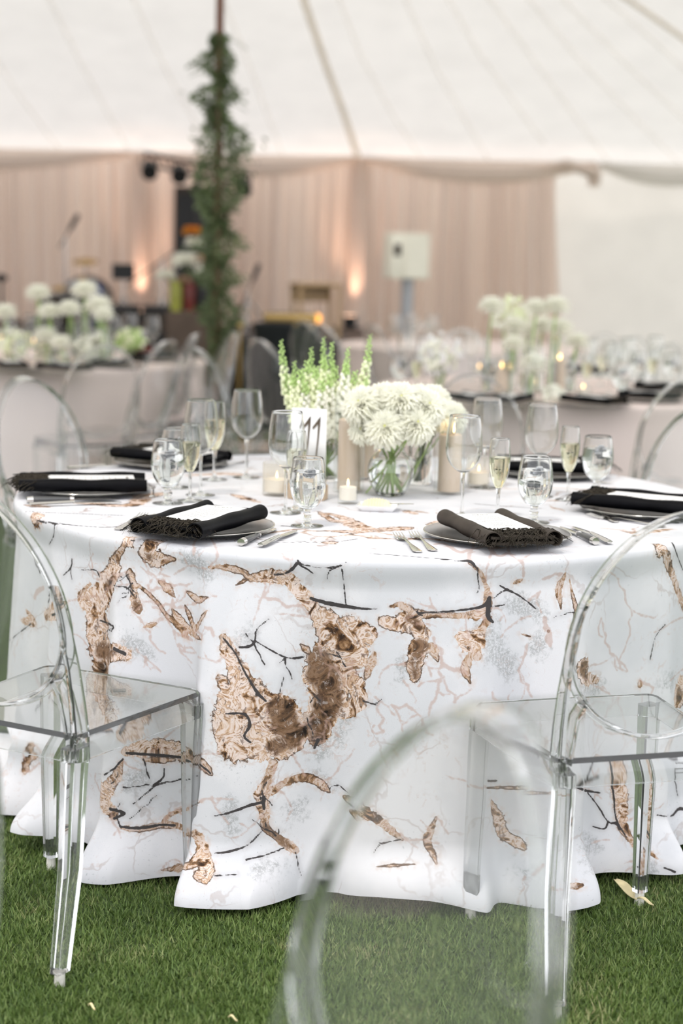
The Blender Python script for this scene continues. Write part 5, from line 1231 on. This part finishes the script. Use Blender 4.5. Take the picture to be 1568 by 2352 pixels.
# ------------------------------------------------------------------ stage and what stands on it
SZ = 0.68
sx0, sx1 = -5.2, aty(840, 760, 14).x
st = thing('stage_platform', 'low black platform with a pleated black skirt below the band gear', 'stage', (0, 0, 0))
b = MB(); b.box(((sx0+sx1)/2, 15.25, SZ-.03), (sx1-sx0, 2.9, .06)); b.build('deck', 'darkgear', st, smooth=False)
V = []; Fq = []; path = [(sx0, 13.80)]+[(sx0+(sx1-sx0)*i/420, 13.80+.018*math.sin(i*.9)) for i in range(421)]+[(sx1+.018*math.sin(i*.9), 13.8+2.9*i/200) for i in range(201)]
for x, y in path: V += [(x, y, 0.004), (x, y, SZ-.05)]
for i in range(len(path)-1): Fq.append((2*i, 2*i+2, 2*i+3, 2*i+1))
np_mesh('skirt', V, Fq, 'stageblack', st)
def up(px, lb):
    p = aty(px, 745, 16.3); t = thing('uplight', lb, 'lamp', (p.x, 16.52, SZ+.001)); b = MB(); b.tube([(0, 0, .0), (0, 0, .12)], [.06, .07], 16); b.build('housing', 'darkgear', t)
    b = MB(); b.tube([(0, 0, .1205), (0, 0, .124)], .055, 16); b.build('lens', 'uplens', t)
    l = bpy.data.lights.new('uplight_beam', 'SPOT'); l.energy = 20; l.color = (1.0, .60, .42); l.spot_size = math.radians(62); l.spot_blend = .9; l.shadow_soft_size = .04
    o = bpy.data.objects.new('beam', l); COL.objects.link(o); o.parent = t; o.location = (0, 0, .14); o.rotation_euler = (math.radians(163), 0, 0)
up(320, 'stage uplight washing peach light up the drape left of the planter'); up(803, 'uplight washing peach light up the post below the thick roof seam')
# tall dark loudspeaker
p = aty(452, 430, 16.2); q = aty(452, 715, 16.2); sp_ = thing('loudspeaker_column', 'tall dark brown loudspeaker column behind the leafy pole', 'loudspeaker', (p.x, 16.2, SZ+.001)); hh = p.z-SZ
b = MB(); b.box((0, 0, hh/2), (.40, .35, hh-.002), bev=.02); b.build('cabinet', 'umber', sp_); b = MB(); b.box((0, -.178, hh/2), (.34, .012, hh*.9)); b.build('grille', 'darkgear', sp_)
# light bar
bar = thing('lighting_bar', 'black horizontal lighting truss carrying stage lights left of the leafy pole', 'lighting truss'); a = aty(333, 352, 15.2); c = aty(575, 402, 15.2); bar.location = ((a.x+c.x)/2, 15.2, SZ+.001)
o_v = Vector(bar.location); b = MB(); dv = c-a
for off in (0, .10):
    b.tube([a-o_v-Vector((0, 0, off)), c-o_v-Vector((0, 0, off))], .014, 8)
for k in range(13): u = k/12; b.tube([a+dv*u-o_v, a+dv*min(1, u+.04)-o_v-Vector((0, 0, .10))], .008, 5)
b.build('truss_rails', 'darkgear', bar); b = MB(); b.tube([((a+c)/2-o_v), Vector((0, 0, .02))], .022, 8)
for k in range(3): g = k*2.094; b.tube([(0, 0, .45), (.38*math.cos(g), .38*math.sin(g), .012)], .011, 6)
b.build('stand', 'darkgear', bar)
for px, py, u, lb in ((342, 386, .06, 'leftmost black stage light under the truss'), (410, 395, .32, 'middle black stage light under the truss'), (556, 425, .93, 'right black stage light peeking out of the garland')):
    p = aty(px, py, 15.12); t = thing('stage_light', lb, 'stage light', p); b = MB(); b.tube([(0, .09, .03), (0, .02, .01), (.015, -.08, -.03), (.02, -.12, -.045)], [.05, .068, .070, .075], 14); b.build('can', 'darkgear', t)
    b = MB(); b.tube([(-.078, 0, 0), (-.078, .01, .09), (0, .02, .115), (.078, .01, .09), (.078, 0, 0)], .006, 6); b.build('yoke', 'darkgear', t)
# plinth, vases and blooms
pl = aty(445, 738, 13.0); X = pl.x
pln = thing('plinth', 'brown box plinth below the orange and cream flowers', 'plinth', (X, 13.0, 0)); hh = aty(445, 716, 13.0).z; b = MB(); b.box((0, 0, hh/2+.001), (.40, .36, hh), bev=.01); b.build('box_body', 'brownbox', pln)
for dx, m_, h_, r_, lb in ((-.14, 'lime', .24, .05, 'lime green cylinder vase on the brown plinth'), (-.035, 'red', .23, .05, 'oxblood red vase on the brown plinth'), (.075, 'darkgear', .22, .055, 'black vase on the brown plinth')):
    b = MB(); b.lathe([(0, 0), (r_*.85, 0), (r_, h_*.3), (r_, h_*.95), (r_*.9, h_), (r_*.75, h_*.99), (r_*.7, .02), (0, .02)], 24); o = b.build('ceramic_vase', m_); o.location = (X+dx, 13.0, hh+.002); tag(o, lb, 'vase')
for k, (px, py, m_, r_, lb) in enumerate(((441, 534, 'orange', .070, 'orange bloom at the top of the plinth flowers'), (447, 560, 'petal', .072, 'white bloom below the orange one'), (455, 598, 'blush', .065, 'blush bloom right of the large cream flower'), (428, 605, 'petal', .115, 'large cream flower in the middle of the plinth flowers'),
        (381, 636, 'petal', .075, 'white bloom leftmost above the plinth'), (476, 632, 'petal', .10, 'white flower rightmost above the plinth, by the garland'), (424, 645, 'blush', .05, 'small peach bloom low above the red vase'))):
    p = aty(px, py, 12.95); t = thing('bloom', lb, 'flower', p); bb = dahlia_mesh(20+k, 70, r_); bb.build('petals', m_, t)
    tb = Vector((X+[-.035, -.14, .075][k % 3], 13.0, hh+.03))-p; b = MB(); b.tube([(0, 0, 0), tb*.5+Vector((0, 0, .05)), tb], .006, 6); b.build('stem', 'darkstem', t)
# drum kit, stands, gear
def cyl_thing(name, lb, cat, c, r, h, m_, rim='chrome'):
    t = thing(name, lb, cat, c); b = MB(); b.tube([(0, 0, 0), (0, 0, h)], r, 24); b.build('shell', m_, t)
    for zz in (0.01, h-.01): bb = MB(); bb.lathe([(r+.004, zz-.008), (r+.008, zz), (r+.004, zz+.008), (r-.002, zz)], 24); bb.build('hoop', rim, t)
    return t
def stand_at(px, py, Y, name, lb, cat, head):
    p = aty(px, py, Y); t = thing(name, lb, cat, (p.x, Y, SZ+.001)); h = p.z-SZ; b = MB(); b.tube([(0, 0, .02), (0, 0, h)], .010, 8)
    for k in range(3): g = k*2.094+.4; b.tube([(0, 0, .30), (.24*math.cos(g), .24*math.sin(g), .008)], .008, 6)
    b.build('tripod', 'chrome', t); head(t, h); return t
def cymbal_head(r, tilt):
    def f(t, h):
        b = MB(); b.lathe([(0, .022), (r*.15, .018), (r*.22, .006), (r, -.012), (r, -.014), (r*.2, .002), (0, .012)], 32); o = b.build('cymbal', 'brass', t); o.location = (0, 0, h); o.rotation_euler = (tilt, 0, 0)
    return f
stand_at(196, 598, 15.6, 'cymbal_stand', 'highest flat brass cymbal above the left table flowers', 'cymbal', cymbal_head(.125, .25))
stand_at(190, 640, 15.3, 'cymbal_stand', 'small hi-hat cymbal below the highest cymbal', 'cymbal', cymbal_head(.06, .1))
stand_at(140, 660, 15.5, 'cymbal_stand', 'brass cymbal behind the white blooms at left', 'cymbal', cymbal_head(.10, .2))
p = aty(185, 735, 15.5); cyl_thing('floor_tom', 'dark floor tom drum behind the blooms at left', 'drum', (p.x-.2, 15.4, SZ+.001), .17, .30, 'umber'); cyl_thing('snare_drum', 'dark snare drum on the stage behind the white blooms', 'drum', (p.x+.12, 15.2, SZ+.16), .15, .14, 'darkgear')
b = MB(); b.tube([(0, 0, 0), (0, 0, .02)], .16, 16); b.tube([(0, 0, .02), (0, 0, .15)], .02, 8); o = b.build('snare_stand', 'chrome'); o.location = (p.x+.12, 15.2, SZ+.002); tag(o, 'low chrome stand holding the snare drum', 'drum stand')
bd2 = thing('bass_drum', 'dark bass drum with pale head, lying on its side at left', 'drum', (p.x+.02, 15.75, SZ+.232)); b = MB(); b.tube([(0, -.16, 0), (0, .16, 0)], .23, 28); b.build('shell', 'umber', bd2); b = MB(); b.tube([(0, -.164, 0), (0, -.161, 0)], .215, 28); b.build('drum_head', 'grey', bd2)
b = MB(); p = aty(222, 672, 15.0); b.box((0, 0, 0), (.09, .05, .16), bev=.01); b.tube([(0, 0, -.07), (0, 0, SZ-p.z+.002)], .012, 8); o = b.build('blue_mount', 'blue'); o.location = p; tag(o, 'small blue padded clamp behind the second tall white bloom', 'gear')
def mic_head(dx, dz, L_=.18):
    def f(t, h):
        b = MB(); b.tube([(-dx*1.4, 0, h-dz*1.4), (dx, 0, h+dz)], .008, 6); b.build('boom', 'darkgear', t); b = MB(); d = Vector((dx, 0, dz)).normalized(); c = Vector((dx, 0, h+dz)); b.tube([c, c+d*.12, c+d*.16], [.018, .024, .02], 10); b.build('microphone', 'darkgear', t)
    return f
stand_at(570, 668, 15.0, 'microphone_stand', 'microphone on a boom right of the leafy pole', 'microphone stand', mic_head(.035, .09))
stand_at(372, 598, 14.6, 'microphone_stand', 'long boom microphone stand left of the plinth flowers', 'microphone stand', mic_head(.22, .16))
stand_at(283, 640, 15.0, 'music_stand', 'dark music stand by the left uplight', 'music stand', lambda t, h: MB().box((0, 0, h+.06), (.20, .02, .14)).build('desk', 'darkgear', t))
stand_at(150, 545, 15.4, 'microphone_stand', 'overhead microphone high over the drum kit', 'microphone stand', mic_head(.04, .07))
b = MB(); p = aty(3, 638, 15.0); b.ball((0, 0, 0), .06, (12, 8), squash=(1, 1, .6)); b.tube([(0, 0, 0), (0, 0, SZ-p.z+.01)], .012, 8); o = b.build('hat_stand', 'darkgear'); o.location = p; tag(o, 'black rounded gear head at the left edge of the photo', 'gear')
# amps and cases
for px, py, w_, Y, lb in ((275, 700, .34, 14.6, 'black amplifier case left of the peach uplight'), (370, 702, .30, 14.4, 'black amplifier case between the uplight and the plinth')):
    p = aty(px, py, Y); t = thing('amplifier', lb, 'amplifier', (p.x, Y, SZ+.001)); hh = p.z-SZ; b = MB(); b.box((0, 0, hh/2), (w_, .26, hh), bev=.012); b.build('cabinet', 'darkgear', t); b = MB(); b.box((0, -.133, hh*.42), (w_*.85, .008, hh*.65)); b.build('grille', 'umber', t)
# keyboard on black covered table, wooden chair, amber lamp
p = aty(662, 722, 13.2); kt = thing('covered_table', 'black cloth covered table in front of the stage, behind the clear chairs', 'table', (aty(655, 800, 12.6).x, 12.6, 0)); hh = aty(655, 742, 12.6).z
V, Fq = cloth_mesh(np.radians(np.arange(0, 360, 3.0)), [0.002, .2, .236], list(np.linspace(0.004, 1, 16)), 0, 0, .25, [(k*30-180, .02, 8, 8) for k in range(12)], 1.0)
V = V.copy(); V[:, 2] *= hh/TZ; np_mesh('black_cover', V, Fq, 'stageblack', kt)
kb = thing('keyboard', 'brass coloured keyboard instrument on the black covered table', 'keyboard', (kt.location.x+.03, 12.6, hh+.002), .1); b = MB(); b.box((0, 0, .04), (.40, .16, .06), bev=.01); b.build('case', 'brass', kb); b = MB(); b.box((0, -.03, .073), (.34, .08, .006)); b.build('keys', 'umber', kb)
p = aty(712, 712, 12.55); b = MB(); b.ball((0, 0, 0), .035, (14, 10)); o = b.build('amber_lamp', 'amber'); o.location = (kt.location.x+.235, 12.6, hh+.04); tag(o, 'small glowing amber lamp at the right end of the brass keyboard', 'lamp')
p = aty(725, 660, 14.5); wc = thing('wooden_chair', 'tan wooden chair back beside the amber lamp', 'chair', (p.x, 14.5, SZ+.001), .25); hb = p.z-SZ
for sx in (-.17, .17):
    b = MB(); b.tube([(sx, .16, 0.002), (sx, .17, .45), (sx*1.05, .22, hb+.02)], .018, 8); b.build('leg', 'tan', wc); b = MB(); b.tube([(sx, -.17, .002), (sx, -.17, .44)], .018, 8); b.build('leg', 'tan', wc)
b = MB(); b.box((0, 0, .45), (.38, .38, .03), bev=.01); b.build('seat', 'tan', wc)
b = MB(); b.box((0, .21, hb-.05), (.36, .02, .16)); b.build('backrest', 'tan', wc)
# yellow ball lamp by the pole
p = aty(551, 748, 12.4); b = MB(); b.ball((0, 0, p.z), .032, (12, 9)); b.tube([(0, 0, .01), (0, 0, p.z-.02)], .012, 8); b.tube([(0, 0, 0), (0, 0, .02)], .10, 16); o = b.build('globe_stand', 'brass'); o.location = (p.x, 12.4, 0); tag(o, 'small yellow globe on a thin stand right of the pole base', 'lamp')
# cream utility box
p = aty(929, 588, 15.0); ub = thing('utility_box', 'cream metal utility box with dark window on a grey post', 'utility box', (aty(935, 650, 15).x, 15.0, 0), math.radians(14)); z0 = aty(930, 640, 15).z; z1 = aty(930, 536, 15).z
b = MB(); b.box((-.02, 0, (z0+z1)/2), (.36, .26, z1-z0), bev=.015); b.build('cabinet', 'boxcream', ub)
b = MB(); b.box((.045, -.135, (z0+z1)/2), (.22, .012, (z1-z0)*.96), bev=.008); b.build('door_panel', 'boxcream', ub)
b = MB(); b.box((-.135, -.134, z0+(z1-z0)*.63), (.060, .012, .10)); b.build('dark_window', 'umber', ub)
b = MB(); b.box((0, 0, z0/2), (.09, .09, z0-.004)); b.box((0, 0, .012), (.22, .22, .022)); b.build('post', 'grey', ub)

for o in list(bpy.data.objects):
    if o.get('label') == 'x': print('UNPLACED', o.name)
